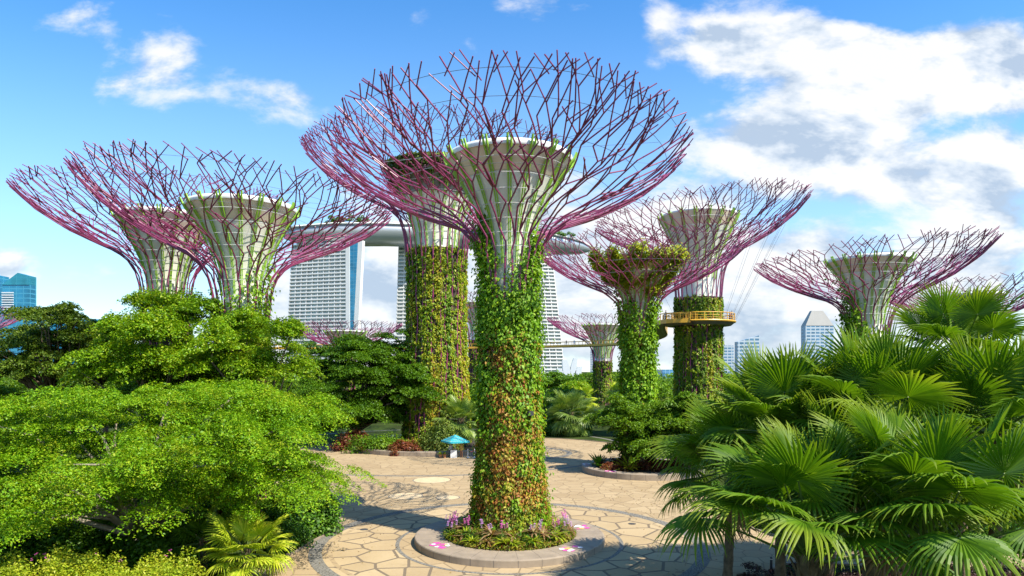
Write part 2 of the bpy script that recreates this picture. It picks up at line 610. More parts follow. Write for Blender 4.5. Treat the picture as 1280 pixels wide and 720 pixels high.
class Profile:
    def __init__(s, rt, rb, R, H, dz, tilt=(0, 0)):
        s.tilt = tilt
        s.H = H
        pts = [(rb, 0), ((rb * .35 + rt * .65), (H - dz) * .25), (rt, (H - dz) * .6), (rt, H - dz)]
        s.zf = H - dz
        for a, b in FLARE[1:]:
            pts.append((rt + (R - rt) * a, H - dz + dz * b))
        pts.append((R + .72 * 3, H + .69 * 3))
        s.p = np.array(pts)
        d = np.hypot(np.diff(s.p[:, 0]), np.diff(s.p[:, 1]))
        s.s = np.concatenate([[0], np.cumsum(d)])
        s.total = s.s[-2]
        s.s0 = s.s[3]

    def at(s, q):
        return np.interp(q, s.s, s.p[:, 0]), np.interp(q, s.s, s.p[:, 1])

    def lift(s, x, y, z):
        k = max(0.0, (z - s.zf) / (s.H - s.zf))
        return z + (s.tilt[0] * x + s.tilt[1] * y) * k

    def r_at_z(s, z):
        return float(np.interp(z, s.p[:, 1], s.p[:, 0]))


def make_stem(pr, th, hw, rad, rg, start_s, gap):
    mb = MB()

    def xyz(q, t):
        r, z = pr.at(q)
        r += gap * min(1.0, max(.15, (q - pr.s0 + 3) / 3))
        x, y = r * cos(t), r * sin(t)
        return (x, y, pr.lift(x, y, z))

    def run(q0, t0, q1, t1, r0, r1):
        n = max(1, int(abs(q1 - q0) / .8))
        pts = [xyz(q0 + (q1 - q0) * i / n, t0 + (t1 - t0) * i / n) for i in range(n + 1)]
        mb.tube(pts, [r0 + (r1 - r0) * i / n for i in range(n + 1)], 5)

    Lc = pr.total - pr.s0
    sc_ = Lc / 13.0

    def rr(q):
        return rad * (1.0 - .42 * max(0, (q - pr.s0) / Lc))

    def stub(q, t, sgn, a0=.45, a1=.80):
        r, _ = pr.at(q)
        ln = rg.uniform(.9, 1.8) * sc_
        an = rg.uniform(a0, a1) * sgn
        q1 = min(q + ln * cos(an), pr.total + rg.uniform(-.3, .15) * sc_)
        run(q, t, q1, t + ln * sin(an) / max(r, 2), rr(q) * .9, rr(q1) * .85)

    NXT = ((.36, .48), (.60, .74), (.955, 1.0))
    PSPLIT = (1.0, .96, .66)

    def grow(q, t, tc_, h, level, stop):
        # zigzag from q to stop around the sector centre tc_
        first = True
        side = rg.choice((-1, 1))
        while q < stop - .25:
            f = (q - pr.s0) / Lc
            stp = rg.uniform(1.7, 2.8) * sc_ * (.8 if first else 1)
            q1 = min(q + stp, stop)
            if stop - q1 < .5 * sc_:
                q1 = stop
            r, _ = pr.at(q1)
            amp = min(.85 * h, rg.uniform(.24, .66) * sc_ / r * min(1, max(.25, f * 2.2)))
            if level >= 2:
                amp = rg.uniform(.15, .55) * sc_ / r
            t1 = tc_ + side * amp
            run(q, t, q1, t1, rr(q), rr(q1))
            if f > .24 and rg.random() < .66 and q1 < stop:
                stub(q1, t1, side)
            q, t = q1, t1
            side = -side
            first = False
        if level < 3 and rg.random() < PSPLIT[level]:
            for sg in (-1, 1):
                a, b = NXT[level]
                grow(q, t, tc_ + sg * h * .5, h * .5, level + 1, pr.s0 + Lc * rg.uniform(a, b))
        elif q < pr.s0 + Lc * .86:
            grow(q, t, tc_, h * .7, 3, pr.s0 + Lc * rg.uniform(.955, 1.0))
        elif rg.random() < .45:
            stub(q - .8 * sc_, t, side, .5, .8)
    # straight part along the trunk
    q = start_s
    t = th + rg.uniform(-.5, .5) * hw
    while q < pr.s0 - .5:
        q1 = min(q + rg.uniform(2.5, 4.5), pr.s0)
        t1 = th + rg.uniform(-.7, .7) * hw
        if pr.s0 - q1 < 1.2:
            q1, t1 = pr.s0, th
        run(q, t, q1, t1, rad * 1.1, rad * 1.05)
        q, t = q1, t1
    grow(q, t, th, hw, 0, pr.s0 + Lc * rg.uniform(.13, .28))
    return mb


def trunk_leaves(pr, z0, z1, n, size, rg, gap=.1, depth=.35, theta=None, hang=.6, clump=.35, keep=None):
    """small plants growing from the trunk panels, leaf tips hanging outwards"""
    nc = max(8, n // 9)
    zc = rg.uniform(z0, z1, nc)
    tcn = rg.uniform(0, 2 * pi, nc) if theta is None else rg.uniform(theta[0], theta[1], nc)
    if keep is not None:
        ok = keep(zc, tcn, rg)
        zc, tcn = zc[ok], tcn[ok]
        nc = len(zc)
    bulge = rg.random(nc) ** 2 * depth
    k = rg.integers(0, nc, n)
    z = zc[k] + rg.normal(0, clump * .5, n)
    r = np.interp(np.clip(z, 0, None), pr.p[:, 1], pr.p[:, 0])
    th = tcn[k] + rg.normal(0, clump * .45, n) / r
    rad = r + gap + bulge[k] * rg.random(n) + rg.normal(0, .04, n)
    P = np.stack([rad * np.cos(th), rad * np.sin(th), z], 1)
    out = np.stack([np.cos(th), np.sin(th), np.zeros(n)], 1)
    N = out * .75 + np.array([0, 0, .65]) + rg.normal(0, .45, (n, 3))
    T = out * .5 + np.array([0, 0, -hang]) + rg.normal(0, .45, (n, 3))
    L = size * rg.uniform(.6, 1.35, n)
    return leaves(P, N, L, L * rg.uniform(.42, .62, n), rg, T)


def cup_points(c, H, rt):
    base = [(1.35, 14.2), (1.38, 16.8), (1.55, 18.2), (2.0, 19.7), (2.65, 21.1), (3.12, 22.05), (3.62, 22.85), (3.95, 23.35)]
    f0 = rt * .72 / 1.38
    out = []
    for i, (r, z) in enumerate(base):
        k = i / (len(base) - 1)
        out.append((r * (f0 * (1 - k) + c * k), H - (25.0 - z) * c))
    return out


def tower(label, px, d, H, R, rt, seed, rb=None, dz=None, N=22, fins=18, rod=.060, start=0.0, leaf_n=12000, leaf_size=.28, leaf_mat=None,
          planted_to=.96, hoops=True, hide_z=0.0, gap=.22, cupscale=None, base=0.0, tilt=(0, 0), cup_H=None, stripes=False, panel_to=None):
    rg = np.random.default_rng(seed)
    X = (px - 640) / F * d
    root = thing('tree_tower', label, 'garden tower', (X, d, base), rg.uniform(0, 6) * 0, 'steel tree towers of the garden')
    c = cupscale or R / 11.1
    pr = Profile(rt, rb or rt * 1.12, R, H, dz or 8.6 * R / 11.1, tilt)
    # planted shaft
    prof = [(pr.r_at_z(z) - .12, z) for z in np.linspace(0, pr.zf * planted_to, 12)]
    prof.append((.05, pr.zf * planted_to))
    MB().lathe(prof, 40).build('trunk', M_CORE, root, True)
    # concrete bowl
    cp = cup_points(c, cup_H or H, rt)
    kband = 5
    MB().lathe(cp[:kband + 1], 48).build('bowl', M_BOWL, root, True)
    b0, b1 = cp[kband], cp[-1]
    MB().lathe([(r + .03, z + .01) for r, z in cp[kband:]], 48).build('bowl_band', M_BAND, root, True)
    rl, zl = cp[-1]
    MB().lathe([(rl + .02, zl - .08), (rl + .10, zl + .08), (rl + .02, zl + .26), (rl - .25, zl + .30), (rl - .5, zl + .15), (rl * .45, zl - 2.4 * c), (.1, zl - 2.8 * c)], 48).build('bowl_lip', M_LIP, root, True)
    # lime ribs along the bowl
    for k in range(fins):
        a = 2 * pi * (k + .5) / fins
        mb = MB()
        for sd in (-1, 1):
            pts = []
            for r, z in cp[1:] + [(rl + .18, zl + .42)]:
                rr = r + .14 * c
                k_ = min(1.0, .42 + .58 * (r - cp[1][0]) / (rl - cp[1][0]))
                pts.append((rr * cos(a) - sd * .11 * k_ * sin(a) * c, rr * sin(a) + sd * .11 * k_ * cos(a) * c, z))
            mb.tube(pts, [(.034 + .040 * i / (len(pts) - 1)) * c for i in range(len(pts))], 5)
        mb.build('lime_rib', M_FIN, root)
    # white hoops round the bowl
    if hoops:
        for k in range(7):
            t = .18 + .80 * k / 6.5
            zz = cp[1][1] + (cp[-1][1] - cp[1][1]) * t
            r = np.interp(zz, [q[1] for q in cp], [q[0] for q in cp])
            MB().ring(r + .33 * c, zz - .15, .022 * c, 48, 4).build('hoop', M_WIRE, root)
    # thin cable rings within the canopy
    for fr in (.56, .70, .84, .93):
        r, z = pr.at(pr.s0 + (pr.total - pr.s0) * fr)
        cr = MB().ring(r + gap, z + .06, .010 + .004 * c, 64, 3)
        cr.v = [(a, b, pr.lift(a, b, e)) for a, b, e in cr.v]
        cr.build('cable_ring', M_CABLE, root)
    mb = MB()
    for k in range(fins):
        a = 2 * pi * (k + .5) / fins
        r, z = pr.at(pr.s0 + (pr.total - pr.s0) * .84)
        mb.tube([((rl + .1) * cos(a), (rl + .1) * sin(a), zl + .3), ((r + gap) * cos(a), (r + gap) * sin(a), pr.lift(r * cos(a), r * sin(a), z))], .011, 3)
    mb.build('tie_cable', M_CABLE, root)
    # steel branches
    for k in range(N):
        th = 2 * pi * (k + .5 + rg.uniform(-.15, .15)) / N
        make_stem(pr, th, pi / N, rod * (.85 + .15 * c), rg, start, gap).build('steel_branch', M_ROD, root)
    if leaf_n:
        V = trunk_leaves(pr, hide_z, pr.zf * (panel_to or planted_to), leaf_n, leaf_size, rg, gap=.02, depth=.45, keep=(lambda zc, t_, g_: np.sin(t_ * 14 + 1.6 * np.sin(t_ * 5) + .12 * zc) + g_.normal(0, .45, len(t_)) > -.62) if stripes else None)
        quad_mesh('trunk_planting', V, leaf_mat or M_MIXPL, root)
    return root, pr, cp, rg


def strand_leaves(pr, cp, strands, size, n_per_m, rg, gap=.28, wid=.28):
    """climbing strands: (theta, z0, z1)"""
    out = []
    for th0, z0, z1 in strands:
        n = int((z1 - z0) * n_per_m)
        z = z1 - (z1 - z0) * np.sqrt(rg.random(n)) * 1.0
        rT = np.interp(z, pr.p[:, 1], pr.p[:, 0])
        rC = np.interp(z, [q[1] for q in cp], [q[0] for q in cp]) + .35
        r = np.minimum(rT, np.maximum(rC, 1.9)) + gap * .4
        th = th0 + .10 * np.sin(z * 1.3 + th0 * 7) + rg.normal(0, wid, n) / r
        rad = r + np.abs(rg.normal(0, gap, n))
        P = np.stack([rad * np.cos(th), rad * np.sin(th), z], 1)
        o = np.stack([np.cos(th), np.sin(th), np.zeros(n)], 1)
        N = o * .7 + np.array([0, 0, .7]) + rg.normal(0, .45, (n, 3))
        T = o * .5 + np.array([0, 0, -.6]) + rg.normal(0, .45, (n, 3))
        L = size * rg.uniform(.6, 1.4, n)
        out.append(leaves(P, N, L, L * rg.uniform(.5, .7, n), rg, T))
    return np.concatenate(out)


FR = -pi / 2     # the side that faces the viewpoint

# the central tower
rootA, prA, cpA, rgA = tower('nearest tree tower, vines and rusty plants on its trunk, in the planter with stickers', 637, 41, 23.9, 10.8, 1.50, 11,
                             rb=2.40, N=23, cup_H=25.0, tilt=(0, -.13), dz=7.6, rod=.062, leaf_n=80000, leaf_size=.165, leaf_mat=M_MIXPL, planted_to=.90, panel_to=.50)
st = []
for k in range(34):
    th = rgA.uniform(0, 2 * pi)
    z0 = rgA.uniform(0, 10)
    st.append((th, z0, z0 + rgA.uniform(.8, 2.6)))
for th, z1 in ((FR - 1.45, 20.6), (FR - 1.2, 20.2), (FR - .95, 19.0), (FR - 1.7, 21.2), (FR - .6, 18.4), (FR + .15, 17.5), (FR + .75, 18.2), (FR + 1.1, 18.9), (FR + 1.4, 18.6), (FR + .35, 17.2)):
    st.append((th, 12, z1))
for a, z0, z1, nn in ((FR + .05, 3.0, 12.4, 13000), (1.2, 1.0, 9.0, 6000), (2.9, 4.0, 12.0, 6000)):
    V = trunk_leaves(prA, z0, z1, nn, .15, rgA, gap=.10, depth=.35, theta=(a - .62, a + .62), hang=.9, clump=.5)
    quad_mesh('rusty_planting', V, M_RUST, rootA)
def tufts(pr, spots, size, per, rg):
    out = []
    for th0, z0, sc_ in spots:
        n = int(per * sc_)
        r0 = pr.r_at_z(min(z0, pr.zf + 1)) + .03 + rg.random() ** 2 * (.30 if z0 < 15 else .16)
        e = rg.normal(size=(n, 3)) * np.array([.20, .20, .27]) * sc_
        c = np.array([r0 * cos(th0), r0 * sin(th0), z0])
        P = c + e
        o = np.array([cos(th0), sin(th0), 0])
        N = o * .6 + norm(e) * .5 + np.array([0, 0, .6]) + rg.normal(0, .35, (n, 3))
        T = o * .5 + np.array([0, 0, -.7]) + rg.normal(0, .45, (n, 3))
        L = size * rg.uniform(.55, 1.4, n)
        out.append(leaves(P, N, L, L * rg.uniform(.45, .65, n), rg, T))
    return np.concatenate(out)


spots = []
for k in range(560):
    z = rgA.uniform(7.0, 17.8)
    # vines grow in curtains: two at the flanks seen from the plaza, others round the back
    c0, wd = [(FR - 1.15, .46), (FR + 1.05, .40), (FR - .25, .22), (0.9, .5), (2.2, .5), (FR + .45, .16)][k % 6]
    if k % 6 in (2, 5) and z > 15.2:
        continue
    if k % 6 == 2 and z < 12.0 and rgA.random() < .75:
        continue
    if z > 14.8 and rgA.random() < (z - 14.8) / 4.2:
        continue
    spots.append((c0 + rgA.normal(0, wd) + .12 * sin(z * 1.1), z, rgA.uniform(.7, 1.35)))
for k in range(230):
    spots.append((rgA.uniform(0, 2 * pi), rgA.uniform(.8, 10.5), rgA.uniform(.5, 1.1)))
for k in range(75):
    z = rgA.uniform(16.5, 20.6)
    spots.append((FR - 1.05 - .09 * (z - 16.5) + rgA.normal(0, .17), z, rgA.uniform(.5, 1.1) * (1.25 - .13 * (z - 16.5))))
for k in range(26):
    z = rgA.uniform(16.5, 18.8)
    spots.append((FR + 1.1 + rgA.normal(0, .2), z, rgA.uniform(.5, .9)))
quad_mesh('climbing_vine', np.concatenate([strand_leaves(prA, cpA, st, .20, 80, rgA, .26, .25), tufts(prA, spots, .235, 42, rgA)]), M_VINE, rootA)
spots = [(FR + .1 + rgA.normal(0, .55), rgA.uniform(2.5, 13.0), rgA.uniform(.5, 1.0)) for k in range(240)] + [(rgA.uniform(0, 2 * pi), rgA.uniform(1, 13), rgA.uniform(.5, 1.0)) for k in range(150)]
quad_mesh('bromeliad_clumps', tufts(prA, spots, .20, 40, rgA), M_RUSTY, rootA)
# a floodlight clamped to the trunk
fl = MB()
fl.box((1.95 * cos(-.9), 1.95 * sin(-.9) - .25, 8.0), (.34, .30, .26), .5).tube([(1.1, -1.3, 8.0), (1.25, -1.75, 8.0)], .05)
fl.build('floodlight', solid('dark_lamp_housing', (.05, .05, .055), .4), rootA)

# left pair
tower('tree tower at far left, bowl half behind its neighbour, canopy reaching the left edge', 208, 58, 25.4, 11.0, 1.75, 21, leaf_n=9000, leaf_size=.3, leaf_mat=M_DARKPL, planted_to=.9)
rootB, prB, cpB, rgB = tower('front tree tower of the left pair, its white bowl above a bushy tree', 303, 50, 23.7, 11.0, 1.75, 31, cup_H=24.3, tilt=(-.075, -.03), leaf_n=9000, leaf_size=.3, leaf_mat=M_MIXPL, planted_to=.92)
st = [(FR + a, 13, z1) for a, z1 in ((.9, 19.3), (1.2, 18.6), (.6, 17.6), (-.9, 17), (0, 16.8), (1.45, 19.8), (-.4, 16.9), (.3, 17.2))]
quad_mesh('climbing_vine', strand_leaves(prB, cpB, st, .28, 40, rgB), M_VINE, rootB)

# big dark-bowled tower behind the central one
rootD, prD, cpD, rgD = tower('tall wide tree tower with golden green planted trunk, behind the nearest tower', 546, 93, 41.0, 18.0, 4.0, 41, rb=4.7, dz=13.5, stripes=True, gap=.34, N=30, rod=.078,
                             leaf_n=60000, leaf_size=.36, leaf_mat=M_GOLDPL, planted_to=.995, cupscale=1.62)
V = []
zr = cpD[-1][1]
n = 9000
th = rgD.uniform(0, 2 * pi, n)
zz = zr + .6 - np.abs(rgD.normal(0, 1.2, n)) * (rgD.random(n) < .8)
rr_ = np.interp(zz, [q[1] for q in cpD], [q[0] for q in cpD]) + .2 + np.abs(rgD.normal(0, .35, n))
P = np.stack([rr_ * np.cos(th), rr_ * np.sin(th), zz], 1)
V = leaves(P, P * np.array([.3, .3, 0]) + rgD.normal(0, .6, (n, 3)) + np.array([0, 0, .6]), .5, .26, rgD)
quad_mesh('rim_planting', V, M_SEDUM, rootD)
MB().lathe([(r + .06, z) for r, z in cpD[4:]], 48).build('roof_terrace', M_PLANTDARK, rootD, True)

# ringed tower on the right
rootE, prE, cpE, rgE = tower('tall wide tree tower circled by the yellow walkway deck', 873, 102, 35.0, 16.0, 3.35, 51, rb=3.9, dz=11.6, N=28, cup_H=36.6, tilt=(.105, -.02), stripes=True,  rod=.072,
                             leaf_n=46000, leaf_size=.36, leaf_mat=M_DARKPL, planted_to=.93, cupscale=1.46)
# bushy tower right of centre
rootG, prG, cpG, rgG = tower('slim tree tower with a yellow green bush round its bowl, right of the nearest tower', 797, 72, 23.9, 11.3, 1.45, 61, N=21, cup_H=24.3,
                             leaf_n=16000, leaf_size=.30, leaf_mat=M_MIXPL, planted_to=.95)
n = 22000
nb = 95
bt = rgG.uniform(0, 2 * pi, nb)
bz = rgG.uniform(0, 1, nb) ** .6
k = rgG.integers(0, nb, n)
zz = 18.4 + 4.8 * bz[k] + rgG.normal(0, .28, n)
rc = np.interp(zz, [q[1] for q in cpG], [q[0] for q in cpG]) + .35
th = bt[k] + rgG.normal(0, .35, n) / rc
rad = rc + np.abs(rgG.normal(0, .32, n)) + .5 * bz[k]
P = np.stack([rad * np.cos(th), rad * np.sin(th), zz], 1)
quad_mesh('bowl_bush', leaves(P, P * np.array([.25, .25, 0]) + np.array([0, 0, 1.0]) + rgG.normal(0, .6, (n, 3)), rgG.uniform(.2, .45, n), .17, rgG), M_CUPBUSH, rootG)
st = [(rgG.uniform(0, 2 * pi), rgG.uniform(2, 9), rgG.uniform(10, 16.5)) for _ in range(26)] + [(FR + a, 10, 18.2) for a in (-1.3, -.9, -.4, .1, .6, 1.1, 1.4)] + [(rgG.uniform(0, 6.28), 13, 19.6) for _ in range(12)]
quad_mesh('climbing_vine', strand_leaves(prG, cpG, st, .36, 36, rgG, .26, .30), M_VINE, rootG)

# right tower with a vine climbing its left side
rootH, prH, cpH, rgH = tower('tree tower rising behind the palms, vine climbing the left of its white bowl', 1086, 67.5, 22.5, 10.9, 1.65, 71, N=22, cup_H=23.3, tilt=(.075, -.03),
                             leaf_n=6000, leaf_size=.3, leaf_mat=M_DARKPL, planted_to=.95)
st = [(FR - 1.35, 12, 19.9), (FR - 1.15, 12, 19.2), (FR - 1.55, 12, 20.4), (FR - .9, 12, 17.6), (FR - .6, 12, 16.2), (FR - 1.75, 12, 19.8), (FR, 12, 15.2), (FR + .5, 12, 15.0)]
quad_mesh('climbing_vine', strand_leaves(prH, cpH, st, .32, 55, rgH, .36, .34), M_VINE, rootH)
tower('tree tower low at the right edge, only its canopy showing over the tallest palm', 1213, 91, 22.4, 11.0, 1.6, 81, N=22, tilt=(.05, -.03), leaf_n=2500, leaf_size=.4, leaf_mat=M_DARKPL)
# far ones
tower('distant slim tree tower with a brown ribbed bowl, behind the straight stretch of walkway', 753, 206, 27.2, 17.5, 2.7, 91, N=20, fins=22, rod=.095, dz=13, leaf_n=9000, leaf_size=.6, leaf_mat=M_DARKPL, hoops=False, cupscale=1.55)
tower('small distant tree tower canopy in front of the leftmost hotel tower', 432, 195, 24.5, 16.5, 2.6, 101, N=20, fins=20, rod=.095, dz=12, leaf_n=2500, leaf_size=.6, leaf_mat=M_DARKPL, hoops=False, cupscale=1.5)
tower('distant tree tower glimpsed in the gap between the two central planted trunks', 597, 225, 36.0, 16.5, 2.9, 111, N=20, fins=20, rod=.095, dz=14, leaf_n=6000, leaf_size=.6, leaf_mat=M_DARKPL, hoops=False, cupscale=1.5)
tower('distant tree tower showing only a pink canopy edge before the blue glass block', -46, 130, 23.0, 11.0, 1.8, 121, N=20, fins=14, leaf_n=1500, leaf_size=.5, leaf_mat=M_DARKPL, hoops=False)


# ------------------------------------------------------------------ round planters
def planter(label, c, r_out, r_in, h, decals, nstone=28):
    root = thing('round_planter', label, 'planter', (c[0], c[1], 0))
    n = nstone * 4
    MB().lathe([(r_out, 0), (r_out, h - .07), (r_out - .03, h - .02), (r_out - .09, h), (r_in, h), (r_in, h - .35)], n).build('kerb_wall', M_KERB, root)
    mb = MB()
    for k in range(nstone):
        a = 2 * pi * (k + .37) / nstone
        mb.box(((r_out + .0005) * cos(a), (r_out + .0005) * sin(a), h / 2 - .02), (.012, .018, h - .04), a)
        rm = (r_out - .09 + r_in) / 2
        mb.box((rm * cos(a), rm * sin(a), h), (r_out - .1 - r_in, .014, .006), a)
    mb.build('stone_joints', M_KERBJ, root)
    MB().lathe([(.05, h - .12), (r_in, h - .20)], 48).build('soil', solid('planter_soil', (.05, .035, .022), .95, .4, 6), root)
    rg = random.Random(5)
    for a, w_ in decals:
        dm = MB()
        rm = (r_out + r_in) / 2 - .05
        lay = 0
        for i in range(10):
            aa = a + rg.uniform(-.11, .11) * w_
            rr = rm + rg.uniform(-.42, .42)
            rad = rg.uniform(.13, .27)
            mi = (0, 0, 0, 1, 0, 1, 0, 1, 2, 1)[i]
            lay += 1
            zc = h + .006 + .0015 * lay
            x, y = rr * cos(aa), rr * sin(aa)
            petals = 5
            vs = [(x, y, zc)]
            m = 40
            for j in range(m):
                an = 2 * pi * j / m
                q = rad * (.70 + .30 * abs(cos(petals * an / 2)))
                vs.append((x + q * cos(an), y + q * sin(an), zc))
            dm.add(vs, [(0, j + 1, (j + 1) % m + 1) for j in range(m)], mi)
        dm.build('flower_decal', [M_STK1, M_STK2, M_STK3], root)
    return root


M_STK1 = solid('magenta_sticker', (.62, .08, .34), .5, .06)
M_STK2 = solid('white_sticker', (.80, .76, .76), .5, .04)
M_STK3 = solid('yellow_sticker', (.65, .42, .12), .5, .06)
planter('grey stone ring planter with pink and white flower stickers, holding the nearest tower', AC, 5.85, 4.05, .45, [(FR - .95, 1), (FR + .78, 1), (FR + 1.9, .7)])
GC = Vector((rootG.location.x, 69.5, 0))
planter('curved stone planter of red bedding and spiky plants beside the right palms', GC, 6.3, 5.3, .62, [(FR - .75, .8), (pi * .97, .8)])
DC = C3
planter('wide low stone planter of red flowers and shrubs under the dark round tree', DC, 12.0, 11.2, .6, [], 44)


# ------------------------------------------------------------------ plants
def rosette_mesh(n, L, W, rg, up=.7, droop=.8):
    V = []
    for i in range(n):
        a = rg.uniform(0, 2 * pi)
        e = rg.uniform(.25, 1.35) * up
        l = L * rg.uniform(.7, 1.15)
        wd = W * rg.uniform(.8, 1.2)
        d = np.array([cos(a) * cos(e), sin(a) * cos(e), sin(e)])
        s_ = np.array([-sin(a), cos(a), 0])
        prev = None
        ts = (0, .35, .7, 1.0)
        ws = (.6, 1.0, .7, .05)
        for t, q in zip(ts, ws):
            p = d * l * t + np.array([0, 0, -droop * l * t * t * .45])
            row = (p - s_ * wd * q / 2, p + s_ * wd * q / 2)
            if prev is not None:
                V.append([prev[0], prev[1], row[1], row[0]])
            prev = row
    return np.array(V)


def blob_leaves(n, rx, ry, rz, size, rg, nb=14):
    """a low bush: clumps on a dome"""
    d = rg.normal(size=(nb, 3))
    d[:, 2] = np.abs(d[:, 2])
    d = norm(d) * (rg.uniform(.55, 1, (nb, 1)))
    k = rg.integers(0, nb, n)
    e = rg.normal(size=(n, 3))
    e = norm(e) * rg.random((n, 1)) ** .4 * .42
    q = d[k] + e
    P = q * np.array([rx, ry, rz])
    ok = P[:, 2] > -.02
    P, e = P[ok], e[ok]
    N = norm(e) * .8 + norm(P) * .4 + np.array([0, 0, .5]) + rg.normal(0, .4, P.shape)
    L = size * rg.uniform(.6, 1.35, len(P))
    return leaves(P, N, L, L * .55, rg)


rgp = np.random.default_rng(77)
# bedding carpet in the central planter
n = 15000
a = rgp.uniform(0, 2 * pi, n)
r = np.sqrt(rgp.uniform(2.3 ** 2, 4.1 ** 2, n))
z = .40 + np.maximum(0, (4.1 - r)) * .36 + rgp.random(n) * .22 + .14 * np.sin(a * 9) * np.sin(r * 4)
P = np.stack([r * np.cos(a), r * np.sin(a), z], 1)
o = quad_mesh('bedding_carpet', leaves(P, rgp.normal(0, .5, (n, 3)) + np.array([0, 0, .9]), rgp.uniform(.10, .26, n), .07, rgp), M_BED)
o.location = (AC.x, AC.y, 0)
tag(o, 'low red and yellow bedding filling the sticker decorated planter', 'bedding plants', kind='stuff')
ros_var = [rosette_mesh(26, .75, .07, rgp, .8, .9), rosette_mesh(34, .62, .05, rgp, .95, 1.0), rosette_mesh(22, .85, .09, rgp, .7, .8)]
ros_mats = [M_YSHRUB, M_SHRUB, leafmat('bronze_strap_leaf', [(.22, .10, .05), (.34, .20, .09), (.42, .34, .18)], 1.5, mixr=.7)]
protos = {}
for i in range(60):
    kv = (i * 7 // 3) % 3
    aa = 2 * pi * i / 60 + rgp.uniform(-.08, .08)
    rr = rgp.uniform(2.75, 3.85)
    if kv not in protos:
        ob = quad_mesh('strap_leaf_plant', ros_var[kv], ros_mats[kv])
        protos[kv] = ob
    else:
        ob = protos[kv].copy()
        C.objects.link(ob)
    ob.location = (AC.x + rr * cos(aa), AC.y + rr * sin(aa), .60 + (4.1 - rr) * .36)
    ob.rotation_euler = (0, 0, rgp.uniform(0, 6))
    s_ = rgp.uniform(.9, 1.5)
    ob.scale = (s_, s_, s_)
    tag(ob, ['spiky gold green plant rooted in the bedding around the nearest trunk', 'spiky fresh green plant rooted in the bedding around the nearest trunk', 'spiky bronze leaved plant rooted in the bedding around the nearest trunk'][kv],
        'plant', ['gold strap plants in the central planter', 'green strap plants in the central planter', 'bronze strap plants in the central planter'][kv])
# orchids
for vi, mt in enumerate((M_FLOWER, M_LILAC)):
    orch0 = thing('orchid', ['magenta orchid spray standing in the planter around the nearest trunk', 'lilac orchid spray standing in the planter around the nearest trunk'][vi], 'flower', (0, 0, 0), 0,
                  ['magenta orchids in the central planter', 'lilac orchids in the central planter'][vi])
    mb = MB()
    fm = MB()
    for q in range(5):
        x0, y0 = rgp.uniform(-.18, .18, 2)
        top = rgp.uniform(.75, 1.15)
        mb.tube([(x0, y0, 0), (x0 * 1.3, y0 * 1.3, top * .6), (x0 * 1.9, y0 * 1.9, top)], .010, 4)
        for t in range(4):
            zz = top - t * .075
            for p_ in range(5):
                an = 2 * pi * p_ / 5 + t
                cx_, cy_ = x0 * 1.8 + .02 * t, y0 * 1.8
                pts = [(cx_, cy_, zz), (cx_ + .05 * cos(an - .5), cy_ + .05 * sin(an - .5), zz + .03), (cx_ + .09 * cos(an), cy_ + .09 * sin(an), zz + .01), (cx_ + .05 * cos(an + .5), cy_ + .05 * sin(an + .5), zz + .03)]
                fm.add(pts, [(0, 1, 2, 3)])
    mb.build('stem', M_PETIOLE, orch0)
    fm.build('blossom', mt, orch0)
    quad_mesh('leaf_tuft', rosette_mesh(16, .5, .05, rgp, 1.0, .8), M_SHRUB, orch0)
    spots = [(FR - 1.35, 3.5), (FR - 1.15, 3.7), (FR - .8, 3.3), (FR - .45, 3.2), (FR - .1, 3.3), (FR + .5, 3.3), (FR + .85, 3.6), (FR + 1.2, 3.7), (FR + 1.5, 3.5), (FR - 1.6, 3.6), (1.2, 3.5)]
    for i, (aa, rr) in enumerate(spots[vi::2] + ([spots[1], spots[0]] if vi == 0 else [])):
        if i == 0:
            ob = orch0
        else:
            ob = orch0.copy()
            C.objects.link(ob)
            for ch in list(orch0.children):
                c2 = ch.copy()
                C.objects.link(c2)
                c2.parent = ob
        ob.location = (AC.x + rr * cos(aa), AC.y + rr * sin(aa), .62 + (4.1 - rr) * .3)
        ob.rotation_euler = (0, 0, aa * 3)


# ------------------------------------------------------------------ broadleaf trees
def pad_cloud(centers, radii, thick, per, size, rg, tilt=None, flat=.5):
    """leaf pads: flat, lobed sprays of small leaves"""
    nP = len(centers)
    n = nP * per
    k = np.repeat(np.arange(nP), per)
    ph = rg.uniform(0, 2 * pi, n)
    a1, a2 = rg.uniform(0, 2 * pi, nP), rg.uniform(0, 2 * pi, nP)
    lobe = 1 + .30 * np.sin(3 * ph + a1[k]) + .22 * np.sin(5 * ph + a2[k])
    rho = np.sqrt(rg.random(n))
    r = rho * radii[k] * lobe
    h = thick[k] * (1 - rho ** 2) * rg.uniform(-.25, 1, n) - .22 * radii[k] * rho ** 2 + rg.normal(0, .05, n)
    x, y = r * np.cos(ph), r * np.sin(ph)
    if tilt is not None:
        h = h - (x * tilt[k, 0] + y * tilt[k, 1])
    P = centers[k] + np.stack([x, y, h], 1)
    up = np.stack([np.cos(ph) * rho * .5, np.sin(ph) * rho * .5, np.ones(n)], 1)
    N = up + rg.normal(0, flat, (n, 3))
    L = size * rg.uniform(.6, 1.4, n)
    return leaves(P, N, L, L * rg.uniform(.45, .65, n), rg)


def dome_centers(n, rx, ry, up, down, rg, inner=.5, skew=(0, 0)):
    d = rg.normal(size=(n, 3))
    d = norm(d)
    t = rg.random((n, 1))
    f = inner + (1 - inner) * t ** .6
    d = d * f
    z = np.where(d[:, 2] > 0, d[:, 2] * up, d[:, 2] * down)
    wob = 1 + .12 * np.sin(np.arctan2(d[:, 1], d[:, 0]) * 3 + rg.uniform(0, 6))
    return np.stack([d[:, 0] * rx * wob + skew[0] * z, d[:, 1] * ry * wob + skew[1] * z, z], 1)


